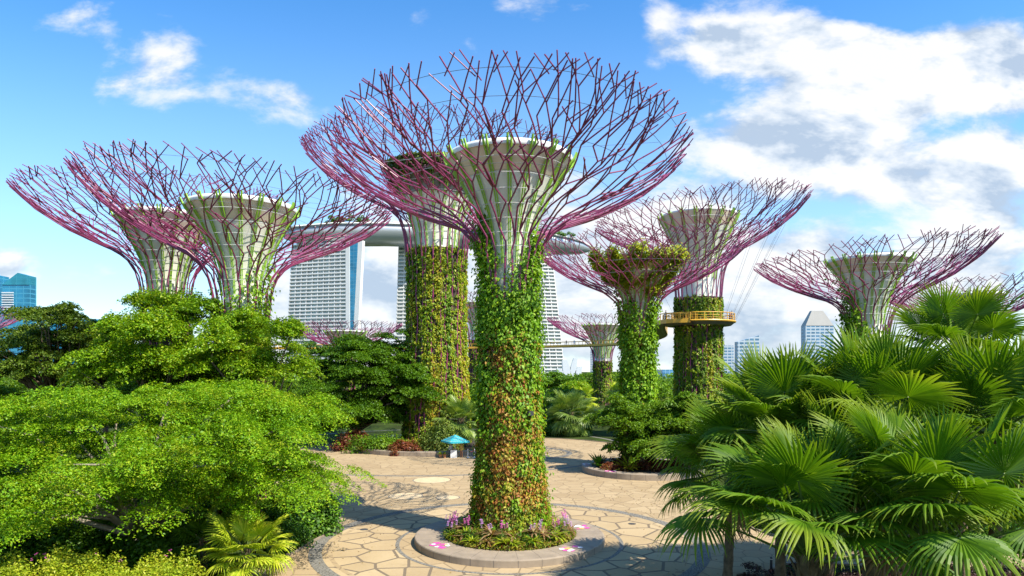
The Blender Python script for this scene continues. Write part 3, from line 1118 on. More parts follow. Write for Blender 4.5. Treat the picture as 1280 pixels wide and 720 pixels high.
def tree(name, label, x, y, hc, rx, ry, up, down, npads, pr_, per, leaf, mat, seed, trunk_r=.3, bark=None, inner=.5, thick=.42, limbs=26, flat=.5, lean=(0, 0), group=None, extra=None, cat='tree', crownname='crown', fork=None, inner_n=.30, bough=(.95, .34, 9)):
    rg = np.random.default_rng(seed)
    root = thing(name, label, cat, (x, y, 0), 0, group)
    nb = max(8, npads // bough[2])
    bc = dome_centers(nb, rx * .93, ry * .93, up * .93, down * .93, rg, inner)
    bk_ = rg.integers(0, nb, npads)
    cs = bc[bk_] + rg.normal(0, 1, (npads, 3)) * np.array([pr_ * bough[0], pr_ * bough[0], pr_ * bough[1]])
    hr = np.hypot(cs[:, 0] - bc[bk_, 0], cs[:, 1] - bc[bk_, 1])
    cs[:, 2] -= .12 * hr
    ni = int(npads * inner_n)
    if ni:
        cs = np.concatenate([cs, dome_centers(ni, rx * .74, ry * .74, up * .74, down * .70, rg, .25)])
    if extra is not None:
        cs = np.concatenate([cs, np.asarray(extra, float)])
    cs[:, 0] += lean[0]
    cs[:, 1] += lean[1]
    cs[:, 2] += hc
    radii = pr_ * rg.uniform(.6, 1.35, len(cs))
    hor = cs[:, :2] - np.array(lean)
    tilt = hor / np.maximum(rx, ry) * .45
    V = pad_cloud(cs, radii, thick * rg.uniform(.6, 1.3, len(cs)), per, leaf, rg, tilt, flat)
    V = V[V[:, :, 2].min(axis=1) > .05]
    quad_mesh(crownname, V, mat, root)
    bk = bark or M_BARK
    fz = fork if fork is not None else max(.8, (hc - down) * .75)
    mb = MB()
    tp = Vector((lean[0] * .4, lean[1] * .4, fz))
    mb.tube([(0, 0, -.1), (lean[0] * .1 + .05, lean[1] * .1, fz * .35), (lean[0] * .25, lean[1] * .25, fz * .7), tp], [trunk_r * 1.5, trunk_r * 1.1, trunk_r, trunk_r * .9], 9)
    mb.build('trunk', bk, root, True)
    order = rg.permutation(len(cs))[:limbs]
    lb = MB()
    for i in order:
        e = Vector(cs[i])
        v = e - tp
        L = v.length
        mid1 = tp + v * .33 + Vector((rg.normal(0, .06) * L, rg.normal(0, .06) * L, L * .10))
        mid2 = tp + v * .68 + Vector((rg.normal(0, .06) * L, rg.normal(0, .06) * L, L * .10))
        lb.tube([tp - Vector((0, 0, .15)), mid1, mid2, e], [trunk_r * .55, trunk_r * .36, trunk_r * .2, .02], 6)
    lb.build('limbs', bk, root, True)
    return root


# near spreading tree at lower left
tree('spreading_tree', 'broad bright green tree with layered flat sprays filling the lower left', -20.3, 36.0, 6.0, 11.6, 8.4, 5.3, 3.4, 640, .95, 540, .115, M_RAIN, 201,
     trunk_r=.34, bark=M_BARKPALE, inner=.55, thick=.28, limbs=46, fork=1.6, flat=.36, bough=(1.45, .26, 13))
tree('garden_tree', 'tallest bushy tree at left, its top in front of the left tower trunks', at(205, 400, 47).x, 47, 10.8, 4.6, 4.4, 7.0, 4.5, 190, .95, 430, .16, M_LIME, 202, inner=.5, thick=.5)
tree('garden_tree', 'bushy yellow green tree at left below the white bowl, beside the dark round tree', at(310, 420, 45).x, 45, 9.2, 4.9, 4.6, 5.6, 4.6, 190, .95, 430, .16, M_LIME, 203, inner=.5, thick=.5)
tree('round_tree', 'dark green round domed tree left of the planter, overhanging the plaza', at(446, 480, 92).x, 92, 8.0, 12.2, 6.5, 8.4, 6.6, 430, 1.45, 360, .26, M_DEEP, 204, inner=.55, thick=.5, fork=2.2, trunk_r=.38)
tree('olive_tree', 'airy olive brown tree at the left edge in front of the blue glass block', at(62, 420, 56).x, 56, 12.6, 5.2, 4.6, 5.2, 4.5, 150, .95, 420, .20, M_OLIVE, 205, inner_n=.0, inner=.35, thick=.35, trunk_r=.26, limbs=60, fork=7.5)
tree('olive_tree', 'lower olive tree between the left edge tree and the tallest bushy one', at(132, 420, 60).x, 60, 12.0, 3.8, 3.6, 3.2, 3.5, 100, .9, 420, .20, M_OLIVE, 206, inner_n=.0, inner=.35, thick=.35, trunk_r=.22, limbs=40, fork=7.5)
tree('garden_tree', 'mid green tree wedged low behind the spreading tree and left of the dark round tree', at(255, 470, 56).x, 56, 8.6, 7.0, 5, 4.6, 5, 130, 1.25, 330, .24, M_MID, 207, inner=.5)
tree('garden_tree', 'mid green tree low at the left edge behind the spreading tree', at(35, 470, 64).x, 64, 6.5, 9.0, 5, 5.4, 5, 140, 1.3, 320, .26, M_MID, 208, inner=.5)
# right middle
tree('dense_shrub_tree', 'dense green layered small tree beside the planter right of the nearest tower', at(803, 520, 68.6).x, 68.6, 4.7, 5.0, 3.2, 3.7, 2.3, 150, .85, 380, .21, M_MID, 210, inner=.55, fork=1.6)
tree('dense_shrub_tree', 'bright green layered small tree at the foot of the deck ringed tower, beside the palms', at(862, 500, 66).x, 66, 5.0, 4.8, 3.8, 3.6, 3.4, 130, .85, 380, .22, M_MID, 211, inner=.55, fork=1.0)
# behind
BT = [('round_tree', 'round dark tree far behind, at the foot of the corner hotel tower', 700, 170, 6.5, 7, 5.6, M_DEEP), ('garden_tree', 'bright leafy tree far behind the plaza, right of the nearest trunk', 713, 150, 4.6, 5, 4.2, M_LIME),
      ('garden_tree', 'yellow green tree between the far slim trunk and the bushy bowl tower', 779, 140, 4.8, 3.2, 4.2, M_PALE), ('garden_tree', 'leafy tree just right of the nearest trunk beyond the plaza', 688, 118, 4.2, 5, 3.8, M_MID),
      ('garden_tree', 'tree behind the foot of the deck ringed tower', 850, 130, 4.5, 9, 6.0, M_MID), ('garden_tree', 'far tree in the gap between the two central planted trunks', 592, 135, 4.5, 6, 4.4, M_MID),
      ('garden_tree', 'far tree peeking between the dark round tree and the golden trunk', 500, 140, 5, 9, 5.5, M_MID), ('garden_tree', 'far low tree right of the deck ringed tower above the palms', 930, 150, 5, 10, 6, M_MID),
      ('garden_tree', 'farthest hazy tree beside the white petal building', 760, 230, 6, 12, 6, M_MID), ('garden_tree', 'pale small tree at the foot of the bushy bowl tower', 833, 100, 3.6, 4, 3.6, M_PALE)]
for i, (nm, lb, px, d, hc, rx, up, mt) in enumerate(BT):
    tree(nm, lb, (px - 640) / F * d, d, hc, rx, rx * .8, up, hc * .9, 70, rx * .24, 230, .30 + d * .0012, mt, 230 + i, inner=.55, limbs=10, thick=.6)
# far wood at the horizon
rgw = np.random.default_rng(9)
cs = np.stack([rgw.uniform(-420, 420, 900), rgw.uniform(270, 420, 900), rgw.uniform(1, 9, 900)], 1)
o = quad_mesh('far_wood', pad_cloud(cs, np.full(900, 7.0) * rgw.uniform(.6, 1.2, 900), np.full(900, 3.0), 60, 1.6, rgw), M_MID)
tag(o, 'far line of garden trees beyond the towers', 'wood', kind='stuff')


# ------------------------------------------------------------------ shrubs and beds
def shrub(name, label, c, rx, ry, rz, n, size, mat, seed, group=None, z=0):
    rg = np.random.default_rng(seed)
    o = quad_mesh(name, blob_leaves(n, rx, ry, rz, size, rg, 22), mat)
    o.location = (c[0], c[1], z)
    return tag(o, label, 'shrub', group)


shr = [('shrub', 'leafy shrub at the plaza edge under the spreading tree, beside the dark bollard', 388, 640, 43, 1.9, 1.4, 2.4, M_SHRUB), ('shrub', 'light green shrub below the right tip of the spreading tree', 378, 612, 46, 2.2, 1.5, 3.0, M_LIME),
       ('shrub', 'dark shrub in the shade left of the yellow fan palm', 200, 700, 35.5, 2.6, 1.6, 1.9, M_DEEP), ('shrub', 'dark shrub in the shade at the foot of the pale trunks', 90, 690, 37, 3.2, 1.8, 2.0, M_DEEP),
       ('shrub', 'dark shrub at the bottom left corner under the spreading tree', 8, 690, 36, 2.6, 1.6, 2.2, M_SHRUB), ('shrub', 'shrub right behind the yellow fan palm', 340, 650, 39, 2.0, 1.4, 2.3, M_SHRUB),
       ('shrub', 'variegated pale shrub behind the teal umbrella', 548, 552, 84, 2.6, 1.8, 4.4, M_PALE), ('shrub', 'shrub with reddish tips in the wide planter', 470, 560, 85, 3.6, 2, 2.6, M_MID),
       ('shrub', 'low shrub at the left end of the wide planter', 440, 560, 88, 2.6, 2, 2.2, M_REDPL), ('shrub', 'low rusty shrub in the wide planter left of the umbrella', 505, 560, 82.6, 2.0, 1.2, 1.7, M_REDPL)]
for i, (nm, lb, px, py, d, rx, ry, rz, mt) in enumerate(shr):
    shrub(nm, lb, ((px - 640) / F * d, d), rx, ry, rz, 5200, .17 + d * .0012, mt, 300 + i)
# trimmed hedge strip across the far plaza edge
rgh = np.random.default_rng(12)
n = 9000
P = np.stack([rgh.uniform(4.5, 13, n), rgh.uniform(107, 111, n), rgh.uniform(.1, 1.3, n)], 1)
tag(quad_mesh('hedge', leaves(P, rgh.normal(0, .6, (n, 3)) + np.array([0, -.2, .9]), .4, .2, rgh), M_SHRUB), 'low green hedge at the far edge of the plaza under the grey palm', 'hedge')
# golden flowering cover at bottom left
def cover(name, label, pts, hgt, n, size, mat, seed, flowers=None):
    rg = np.random.default_rng(seed)
    (x0, y0), (x1, y1) = pts
    nb = 160
    bx, by, bh = rg.uniform(x0, x1, nb), rg.uniform(y0, y1, nb), rg.uniform(.45, 1, nb)
    k = rg.integers(0, nb, n)
    e = norm(rg.normal(size=(n, 3))) * rg.random((n, 1)) ** .4
    P = np.stack([bx[k] + e[:, 0] * .55, by[k] + e[:, 1] * .55, hgt * bh[k] * .6 + np.abs(e[:, 2]) * hgt * .5], 1)
    o = quad_mesh(name, leaves(P, e * .6 + np.array([0, 0, .8]) + rg.normal(0, .4, (n, 3)), size * rg.uniform(.6, 1.3, n), size * .5, rg), mat)
    return tag(o, label, 'ground cover', kind='stuff')


cover('golden_cover', 'golden green bedding cover along the bottom left corner', ((-26, 26.6), (-13.8, 29.6)), 2.6, 36000, .14, M_YSHRUB, 401)
cover('dark_undergrowth', 'dark leafy undergrowth beneath the spreading tree', ((-34, 35), (-13.5, 52)), 1.2, 30000, .26, M_DEEP, 402)
cover('purple_cover', 'dark purple bedding cover before the path under the palms', ((11.5, 31), (30, 34.4)), .5, 20000, .14, leafmat('purple_leaf', [(.045, .018, .03), (.10, .04, .05), (.07, .08, .03)], 1.2, mixr=.7), 403)
cover('green_cover', 'low green leafy cover between the path and the palms', ((16.5, 38.6), (36, 56)), 1.3, 42000, .24, M_SHRUB, 404)
cover('red_bedding', 'rusty red bedding in the planter beside the right palms', ((GC.x - 4.4, GC.y - 3.7), (GC.x + 4.6, GC.y + 2)), 1.25, 14000, .2, M_REDPL, 405)
cover('flower_bedding', 'red and green bedding in the wide planter', ((DC.x - 9, DC.y - 9.0), (DC.x + 4, DC.y - 5)), 1.6, 14000, .28, M_BED, 406)
# little pink flowers over the golden cover
for i in range(9):
    px_, py_ = rgp.uniform(60, 240), rgp.uniform(694, 714)
    fm = MB()
    for q in range(3):
        ox, oy, oz = rgp.uniform(-.12, .12, 3)
        for p_ in range(5):
            an = 2 * pi * p_ / 5
            fm.add([(ox, oy, oz), (ox + .05 * cos(an - .5), oy + .05 * sin(an - .5), oz + .03), (ox + .10 * cos(an), oy + .10 * sin(an), oz + .02), (ox + .05 * cos(an + .5), oy + .05 * sin(an + .5), oz + .03)], [(0, 1, 2, 3)])
    ob = fm.build('flower_head', M_FLOWER)
    ob.scale = (.45, .45, .45)
    ob.location = (rgp.uniform(-20.5, -13.8), rgp.uniform(26.9, 28.6), rgp.uniform(2.55, 2.85))
    tag(ob, 'pink blossom head above the golden bedding at bottom left', 'flower', 'pink blossoms over the golden bedding')


# ------------------------------------------------------------------ fan palms
def fan_mesh(name, R, stalk, nseg, span, droop, rg, tipdroop=.5, cup=.25, mats=None, wid=1.0, pitch=0.0):
    """one frond lying along +X: a stalk that ends in a pleated fan split into fingers"""
    vs, fs, mi = [], [], []
    mb = MB()
    # stalk, gently arched
    npt = 6
    sp = []
    for i in range(npt + 1):
        t = i / npt
        sp.append((stalk * t, 0, -.10 * stalk * t * t))
    mb.tube(sp, [.055 - .030 * i / npt for i in range(npt + 1)], 5, mi=1)
    ex, ez = stalk, -.10 * stalk
    for s_ in range(nseg):
        ph = -span + 2 * span * (s_ + .5) / nseg
        dph = 2 * span / nseg * .5 * wid
        a = abs(ph) / pi
        L = R * (1.0 - .42 * a ** 1.6) * rg.uniform(.93, 1.05)
        td = tipdroop * rg.uniform(.5, 1.6)
        join = rg.uniform(.44, .57)
        ts = (.02, .28, join, join + (1 - join) * .38, join + (1 - join) * .72, 1.0)
        jit = rg.normal(0, .035)
        rows = []
        for t in ts:
            r = L * t
            if t <= join:
                hw = r * math.tan(dph) * 1.0
            else:
                w0 = L * join * math.tan(dph)
                k = (t - join) / (1 - join)
                hw = w0 * (1 - .30 * k) * (1 - k ** 3.2) + .003
            d = ph + (jit * (t - join) / (1 - join) if t > join else 0)
            z = ez - droop * r * r / R * .55 + cup * abs(sin(ph)) * r * .55
            if t > join:
                k = (t - join) / (1 - join)
                z -= td * L * (1 - join) * k * k
                r -= td * td * .35 * L * (1 - join) * k * k
            cx_, cy_ = ex + r * cos(d), r * sin(d)
            nx, ny = -sin(d), cos(d)
            f = hw * .38
            rows.append(((cx_ - nx * hw, cy_ - ny * hw, z - f), (cx_, cy_, z + f), (cx_ + nx * hw, cy_ + ny * hw, z - f)))
        cp_, sp_ = cos(pitch), sin(pitch)
        rows = [tuple((ex + (q[0] - ex) * cp_ + (q[2] - ez) * sp_, q[1], ez - (q[0] - ex) * sp_ + (q[2] - ez) * cp_) for q in row) for row in rows]
        b = []
        for row in rows:
            b += row
        faces = []
        for i in range(len(rows) - 1):
            o_ = i * 3
            faces += [(o_, o_ + 3, o_ + 4, o_ + 1), (o_ + 1, o_ + 4, o_ + 5, o_ + 2)]
        mb.add(b, faces, 0)
    me = bpy.data.meshes.new(name)
    me.from_pydata(mb.v, [], mb.f)
    me.polygons.foreach_set('material_index', mb.mi)
    me.update()
    for m in mats:
        me.materials.append(m)
    return me


def frond_set(R, stalk, mats, seed, nseg=40, pitch=0.0):
    rg = np.random.default_rng(seed)
    out = []
    for i in range(7):
        out.append(fan_mesh('frond', R * rg.uniform(.9, 1.1), stalk * rg.uniform(.85, 1.15), nseg, radians(rg.uniform(125, 158)), .04 + .06 * i, rg, .05 + .08 * i, .30 - .05 * i, mats, pitch=pitch * i / 6))
    return out


FS_BIG = frond_set(1.95, 2.3, [M_PALM, M_PETIOLE], 501, 44)
M_DEAD = leafmat('dry_palm_leaf', [(.14, .085, .04), (.24, .15, .06), (.32, .22, .09)], .8, mixr=.6, trans=.2)
FS_DEAD = frond_set(1.75, 1.5, [M_DEAD, M_DEAD], 505, 34)
FS_YEL = frond_set(1.15, 1.15, [M_PALMY, M_PETIOLE], 502, 36)
FS_GREY = frond_set(1.7, 1.7, [M_PALMG, M_PETIOLE], 503, 34)
FS_FRONT = frond_set(1.9, 3.3, [M_PALMF, M_PETIOLE], 506, 44, .7)
M_PALMD = leafmat('dark_palm_leaf', [(.045, .12, .006), (.085, .19, .007), (.15, .27, .010)], .7, mixr=.55, trans=.4)
FS_GRN = frond_set(1.35, 1.5, [M_PALMD, M_PETIOLE], 504, 34)


def palm(label, x, y, heart, fs, n, seed, scale=1.0, trunk_r=.24, name='fan_palm', e0=82, e1=-28, base=0.0, bx=0, by=0, trunkmat=None, group=None, dry=0):
    rg = np.random.default_rng(seed)
    root = thing(name, label, 'palm', (x, y, base), 0, group)
    h = heart - base
    mb = MB()
    m = 14
    pts, rad = [], []
    for i in range(m + 1):
        t = i / m
        pts.append((bx * (1 - t) ** 1.5, by * (1 - t) ** 1.5, h * t - .05))
        rad.append(trunk_r * (1.25 - .35 * t) * (1 + .06 * ((i % 2) * 2 - 1)) * (1.25 if t > .8 else 1))
    mb.tube(pts, rad, 10)
    # old leaf bases wrapping the top of the stem
    for i in range(36):
        a = i * 2.4
        zz = h - (.1 + i * .055) * scale
        if zz < .2:
            break
        r0 = trunk_r * 1.0
        mb.tube([(r0 * cos(a), r0 * sin(a), zz - .18), (r0 * 1.45 * cos(a), r0 * 1.45 * sin(a), zz + .12), (r0 * 1.9 * cos(a), r0 * 1.9 * sin(a), zz + .42)], [.06, .05, .015], 4)
    mb.build('trunk', trunkmat or M_PALMTRUNK, root)
    for i in range(n):
        t = (i + .5) / n
        el = radians(e0 + (e1 - e0) * t ** .9 + rg.normal(0, 5))
        az = i * 2.39996 + rg.normal(0, .12)
        kv = min(6, max(0, int(t * 7 + rg.normal(0, .6))))
        o = bpy.data.objects.new('frond', fs[kv])
        C.objects.link(o)
        o.parent = root
        o.location = (.06 * cos(az), .06 * sin(az), h - .05 - .35 * t * scale)
        o.rotation_euler = (rg.normal(0, .22), -el, az)
        s_ = scale * rg.uniform(.88, 1.1) * (1 - .12 * (t < .15))
        o.scale = (s_, s_, s_)
    for i in range(dry):
        o = bpy.data.objects.new('frond', FS_DEAD[4 + i % 3])
        C.objects.link(o)
        o.parent = root
        o['label'] = 'dry brown hanging frond'
        o.location = (0, 0, h - .7)
        o.rotation_euler = (rg.normal(0, .3), radians(rg.uniform(38, 66)), seed * 1.7 + i * 2.1)
    return root


# right-hand grove: (px, py of the crown heart, distance, fronds, scale)
PALMS = [(1012, 690, 22.0, 32, 1.0, 'big palm with fibrous stump and sprawling stalks, nearest the plaza'),
         (1163, 688, 20.5, 32, 1.0, 'big palm with thick stalks fanning from its base, right of the stump palm'),
         (1090, 522, 26.5, 34, 1.0, 'palm with broad upright fans in the middle of the grove'),
         (1245, 535, 25.0, 34, 1.0, 'palm at the right edge, its broad fans below the tallest palm'),
         (975, 534, 28.5, 34, .95, 'palm whose fans rise in front of the pyramid roofed block'),
         (915, 582, 33.0, 32, .95, 'leftmost palm of the grove, drooping fans over the plaza edge'),
         (1203, 437, 31.0, 26, .88, 'tallest palm of the grove, its round head against the low far canopy'),
         (1290, 505, 33.0, 22, .95, 'palm at the far right edge behind the tallest one'),
         (1045, 560, 33.0, 32, .95, 'shaded palm behind the stump palm, deep in the grove'),
         (1085, 610, 25.0, 28, .95, 'palm filling the gap between the two front palms'),
         (1150, 540, 33.0, 32, .95, 'shaded palm behind the broad upright fans')]
for i, (px, py, d, nf, s_, lb) in enumerate(PALMS):
    p = at(px, py, d)
    palm(lb, p.x, p.y, p.z, FS_FRONT if i < 2 else FS_BIG, nf, 600 + i, s_, trunk_r=.34 if i < 2 else .2, bx=rgp.uniform(-.5, .5), by=rgp.uniform(-.4, .4), e0=86, e1=28 if i < 2 else -20, dry=0 if i < 2 else 2)
# young yellow palm at bottom left and its darker neighbour
p = at(308, 684, 32)
palm('bright yellow green young fan palm at the plaza edge, bottom left', p.x, p.y, p.z, FS_YEL, 26, 650, 1.0, .14, e0=80, e1=-25)
p = at(255, 672, 35)
palm('dark young fan palm in the shade left of the yellow one', p.x, p.y, p.z, FS_GRN, 16, 651, .9, .14, e0=75, e1=-20)
# mid-distance palms
for px, py, d, s_, nf, fs, lb in ((714, 514, 108, 1.45, 30, FS_GREY, 'grey green drooping palm beyond the plaza, right of the nearest trunk'),
                                  (576, 522, 88, 1.15, 24, FS_GREY, 'pale palm behind the teal umbrella, between the two central trunks'),
                                  (731, 497, 140, 1.5, 20, FS_YEL, 'small yellow palm left of the far slim trunk'),
                                  (775, 490, 130, 1.5, 20, FS_YEL, 'small yellow palm left of the bushy bowl tower trunk'),
                                  (678, 512, 112, 1.5, 20, FS_GRN, 'dark palm half hidden by the nearest trunk')):
    p = at(px, py, d)
    palm(lb, p.x, p.y, p.z, fs, nf, int(px), s_, .3, e0=80, e1=-55)
# spiky plants in the right planter
for px, py, d, lb in ((748, 574, 68.5, 'spiky green cycad at the left end of the right planter'), (786, 578, 66.5, 'yellow green spiky agave in the middle of the right planter')):
    p = at(px, py, d)
    o = quad_mesh('spiky_plant', rosette_mesh(46, 2.1, .22, rgp, 1.0, .55), M_SHRUB if px < 760 else M_YSHRUB)
    o.location = (p.x, p.y, .6)
    tag(o, lb, 'plant')


# ------------------------------------------------------------------ walkway
def walkway():
    root = thing('walkway', 'yellow railed aerial walkway curving between the planted towers', 'walkway', (0, 0, 0))
    zc = 18.0
    ec = Vector((rootE.location.x, rootE.location.y, 0))
    r_in, r_out = 3.95, 5.35
    # ring deck round the tower
    MB().lathe([(r_in, zc - .55), (r_out - .5, zc - .55), (r_out, zc - .12), (r_out, zc + .06), (r_in, zc + .06)], 64, ec, close=True).build('ring_deck', M_DECKUNDER, root)
    MB().ring(r_out + .05, zc + .02, .16, 64, 6, ec).build('ring_edge', M_YEL, root)
    for h in (.45, .80, 1.2):
        MB().ring(r_out - .02, zc + h, .035 if h < 1.1 else .07, 64, 5, ec).build('ring_rail', M_YEL, root)
    for k in range(26):
        a = 2 * pi * k / 26
        MB().tube([(ec.x + r_out * cos(a), ec.y + r_out * sin(a), zc), (ec.x + r_out * cos(a), ec.y + r_out * sin(a), zc + 1.2)], .06, 4).build('ring_post', M_YEL, root)
    # curving span to the left
    ctl = [(ec.x - 2.0, ec.y - 4.6), (ec.x - 5.5, ec.y + 2), at(826, 0, 138).xy, at(800, 0, 168).xy, at(757, 0, 186).xy, at(690, 0, 198).xy, at(610, 0, 208).xy, at(520, 0, 214).xy, at(430, 0, 216).xy, at(330, 0, 212).xy]
    ctl = [Vector((c[0], c[1])) for c in ctl]
    path = []
    for i in range(len(ctl) - 1):
        p0, p1, p2, p3 = ctl[max(i - 1, 0)], ctl[i], ctl[i + 1], ctl[min(i + 2, len(ctl) - 1)]
        for j in range(8):
            t = j / 8
            path.append(.5 * (2 * p1 + (p2 - p0) * t + (2 * p0 - 5 * p1 + 4 * p2 - p3) * t * t + (-p0 + 3 * p1 - 3 * p2 + p3) * t ** 3))
    path.append(ctl[-1])
    tang = [(path[min(i + 1, len(path) - 1)] - path[max(i - 1, 0)]).normalized() for i in range(len(path))]
    nor = [Vector((-t.y, t.x)) for t in tang]
    hw = .95

    def strip(prof, name, mat):
        vs, fs = [], []
        m = len(prof)
        for p, n_ in zip(path, nor):
            for o_, z_ in prof:
                q = p + n_ * o_
                vs.append((q.x, q.y, z_))
        for i in range(len(path) - 1):
            for k in range(m):
                k2 = (k + 1) % m
                fs.append((i * m + k, i * m + k2, (i + 1) * m + k2, (i + 1) * m + k))
        MB().add(vs, fs).build(name, mat, root)
    strip([(-hw, zc + .04), (hw, zc + .04), (hw, zc - .12), (.4, zc - .5), (-.4, zc - .5), (-hw, zc - .12)], 'span_deck', M_DECKUNDER)
    for sg in (-1, 1):
        strip([(sg * hw - .02, zc + .25), (sg * hw + .14 * sg, zc + .25), (sg * hw + .14 * sg, zc - .35), (sg * hw - .02, zc - .35)], 'span_edge', M_YEL)
        strip([(sg * hw, zc + 1.2), (sg * hw + .10 * sg, zc + 1.2), (sg * hw + .10 * sg, zc + 1.08), (sg * hw, zc + 1.08)], 'span_rail', M_YEL)
        mb = MB()
        for i in range(0, len(path)):
            q = path[i] + nor[i] * sg * (hw + .05)
            mb.tube([(q.x, q.y, zc), (q.x, q.y, zc + 1.15)], .06, 4)
            if sg == 1:
                mb.build('railing_post', M_YEL, root)
                mb = MB()
        if sg == -1:
            tag(mb.build('railing_posts', M_YEL, root), kind='stuff')
    # hanging stay cables by the ringed tower and along the span
    for k in range(9):
        a = -1.1 + k * .28
        top = (ec.x + 12.5 * cos(a), ec.y + 12.5 * sin(a), 32.5)
        MB().tube([top, (ec.x + (r_out + .05) * cos(a), ec.y + (r_out + .05) * sin(a), zc + .1)], .022, 3).build('stay_cable', M_CABLE, root)
    for k in range(4, 30, 2):
        p = path[k]
        MB().tube([(ec.x - 9 + k * .1, ec.y + 4 + k * .2, 31.5), (p.x, p.y, zc + .1)], .022, 3).build('stay_cable', M_CABLE, root)
    return path, nor, ec, zc, r_out


path, nor, ec, ZC, RO = walkway()


# ------------------------------------------------------------------ people on the walkway
def person_mat(shirt, trousers):
    m, t, out = mat_new('clothes')
    z = t.new('ShaderNodeSeparateXYZ')
    t.l.new(t.new('ShaderNodeTexCoord').outputs['Object'], z.inputs[0])
    c = t.mix(t.step(z.outputs[2], .86, .88), trousers, shirt)
    c = t.mix(t.step(z.outputs[2], 1.44, 1.46), c, (.45, .27, .18))
    c = t.mix(t.step(z.outputs[2], 1.66, 1.67), c, (.02, .015, .012))
    p = t.new('ShaderNodeBsdfPrincipled')
    t.put(p.inputs['Base Color'], c)
    t.put(p.inputs['Roughness'], .8)
    t.l.new(p.outputs[0], out.inputs[0])
    return m


def person(label, loc, rz, shirt, trousers, h=1.7, stride=.12):
    k = h / 1.75
    J = [((0, 0, .95), .13), ((0, 0, 1.15), .125), ((0, 0, 1.36), .15), ((0, 0, 1.47), .06), ((0, .01, 1.56), .085), ((0, .01, 1.68), .095), ((0, 0, 1.75), .05),
         ((-.17, 0, 1.40), .065), ((-.24, .03, 1.16), .048), ((-.25, .10, .93), .038), ((-.25, .13, .84), .040),
         ((.17, 0, 1.40), .065), ((.25, .0, 1.16), .048), ((.26, .07, .93), .038), ((.26, .10, .84), .040),
         ((-.09, 0, .86), .10), ((-.10, stride, .48), .070), ((-.10, stride * .6, .08), .050), ((-.10, stride * .6 + .16, .04), .040),
         ((.09, 0, .86), .10), ((.10, -stride * .5, .48), .070), ((.10, -stride, .08), .050), ((.10, -stride + .16, .04), .040)]
    E = [(0, 1), (1, 2), (2, 3), (3, 4), (4, 5), (5, 6), (2, 7), (7, 8), (8, 9), (9, 10), (2, 11), (11, 12), (12, 13), (13, 14), (0, 15), (15, 16), (16, 17), (17, 18), (0, 19), (19, 20), (20, 21), (21, 22)]
    me = bpy.data.meshes.new('person')
    me.from_pydata([Vector(j[0]) for j in J], E, [])
    o = link('person', me, person_mat(shirt, trousers))
    sk = o.modifiers.new('skin', 'SKIN')
    if not me.skin_vertices:
        bm_ = __import__('bmesh').new()
        bm_.from_mesh(me)
        bm_.verts.layers.skin.verify()
        bm_.to_mesh(me)
        bm_.free()
    for sv_, j in zip(me.skin_vertices[0].data, J):
        sv_.radius = (j[1], j[1])
    me.skin_vertices[0].data[0].use_root = True
    ss = o.modifiers.new('smooth', 'SUBSURF')
    ss.levels = ss.render_levels = 1
    o.location = loc
    o.rotation_euler = (0, 0, rz)
    o.scale = (k, k, k)
    return tag(o, label, 'person')


def on_path(i, side):
    q = path[i] + nor[i] * side
    return (q.x, q.y, ZC + .04)


def near_px(px):
    return min(range(16, len(path)), key=lambda i: abs(path[i].x / path[i].y * F + 640 - px))


i = near_px(713)
person('person in a blue top on the walkway left of the far slim tower', on_path(i, -.3), .6, (.10, .22, .42), (.04, .05, .09))
person('person in dark clothes walking beside the one in blue', on_path(i + 1 if i + 1 < len(path) else i, .2), -.8, (.05, .05, .06), (.06, .06, .07))
person('person in black on the walkway between the two central planted trunks', on_path(near_px(587), -.2), 1.2, (.04, .04, .05), (.05, .05, .06))
person('person in white on the walkway left of the golden trunk', on_path(near_px(492), -.2), 1.4, (.7, .68, .64), (.05, .06, .10))
for k, (a, sh, tr_, lb) in enumerate(((-.25, (.06, .18, .5), (.05, .06, .1), 'person in bright blue leaning at the right of the ring deck'), (.02, (.55, .16, .06), (.05, .05, .06), 'person in orange at the right end of the ring deck'))):
    person(lb, (ec.x + (RO - .45) * cos(a), ec.y + (RO - .45) * sin(a), ZC + .06), -pi / 2 + a, sh, tr_)
person('person in grey walking where the walkway leaves the ring deck', on_path(6, .1), 2.2, (.35, .35, .37), (.08, .08, .1))

# ------------------------------------------------------------------ umbrella stall
M_TEAL = solid('teal_canvas', (.02, .33, .40), .7, .10, 8)
M_DOT = solid('gold_dot', (.45, .36, .08), .7, .05)
M_WHITE = solid('white_panel', (.75, .76, .76), .5, .05)
M_POT = solid('terracotta', (.42, .20, .09), .8, .1)
M_DARK = solid('dark_paint', (.04, .042, .045), .45, .1)
uc = at(569, 570, 80.5)
um = thing('umbrella', 'teal square umbrella with gold dots standing by the wide planter', 'umbrella', (uc.x, uc.y, 0), .5)
MB().tube([(0, 0, 0), (0, 0, 2.75)], .035, 8).build('pole', M_WHITE, um)
MB().lathe([(.30, 0), (.30, .08), (.05, .12)], 20).build('foot', M_DARK, um)
q = 1.32
mb = MB()
mb.add([(-q, -q, 2.02), (q, -q, 2.02), (q, q, 2.02), (-q, q, 2.02), (0, 0, 2.78), (-q, -q, 1.84), (q, -q, 1.84), (q, q, 1.84), (-q, q, 1.84)],
       [(0, 1, 4), (1, 2, 4), (2, 3, 4), (3, 0, 4), (0, 5, 6, 1), (1, 6, 7, 2), (2, 7, 8, 3), (3, 8, 5, 0)])
cn = mb.build('canopy', M_TEAL, um)
dm = MB()
rgd = random.Random(3)
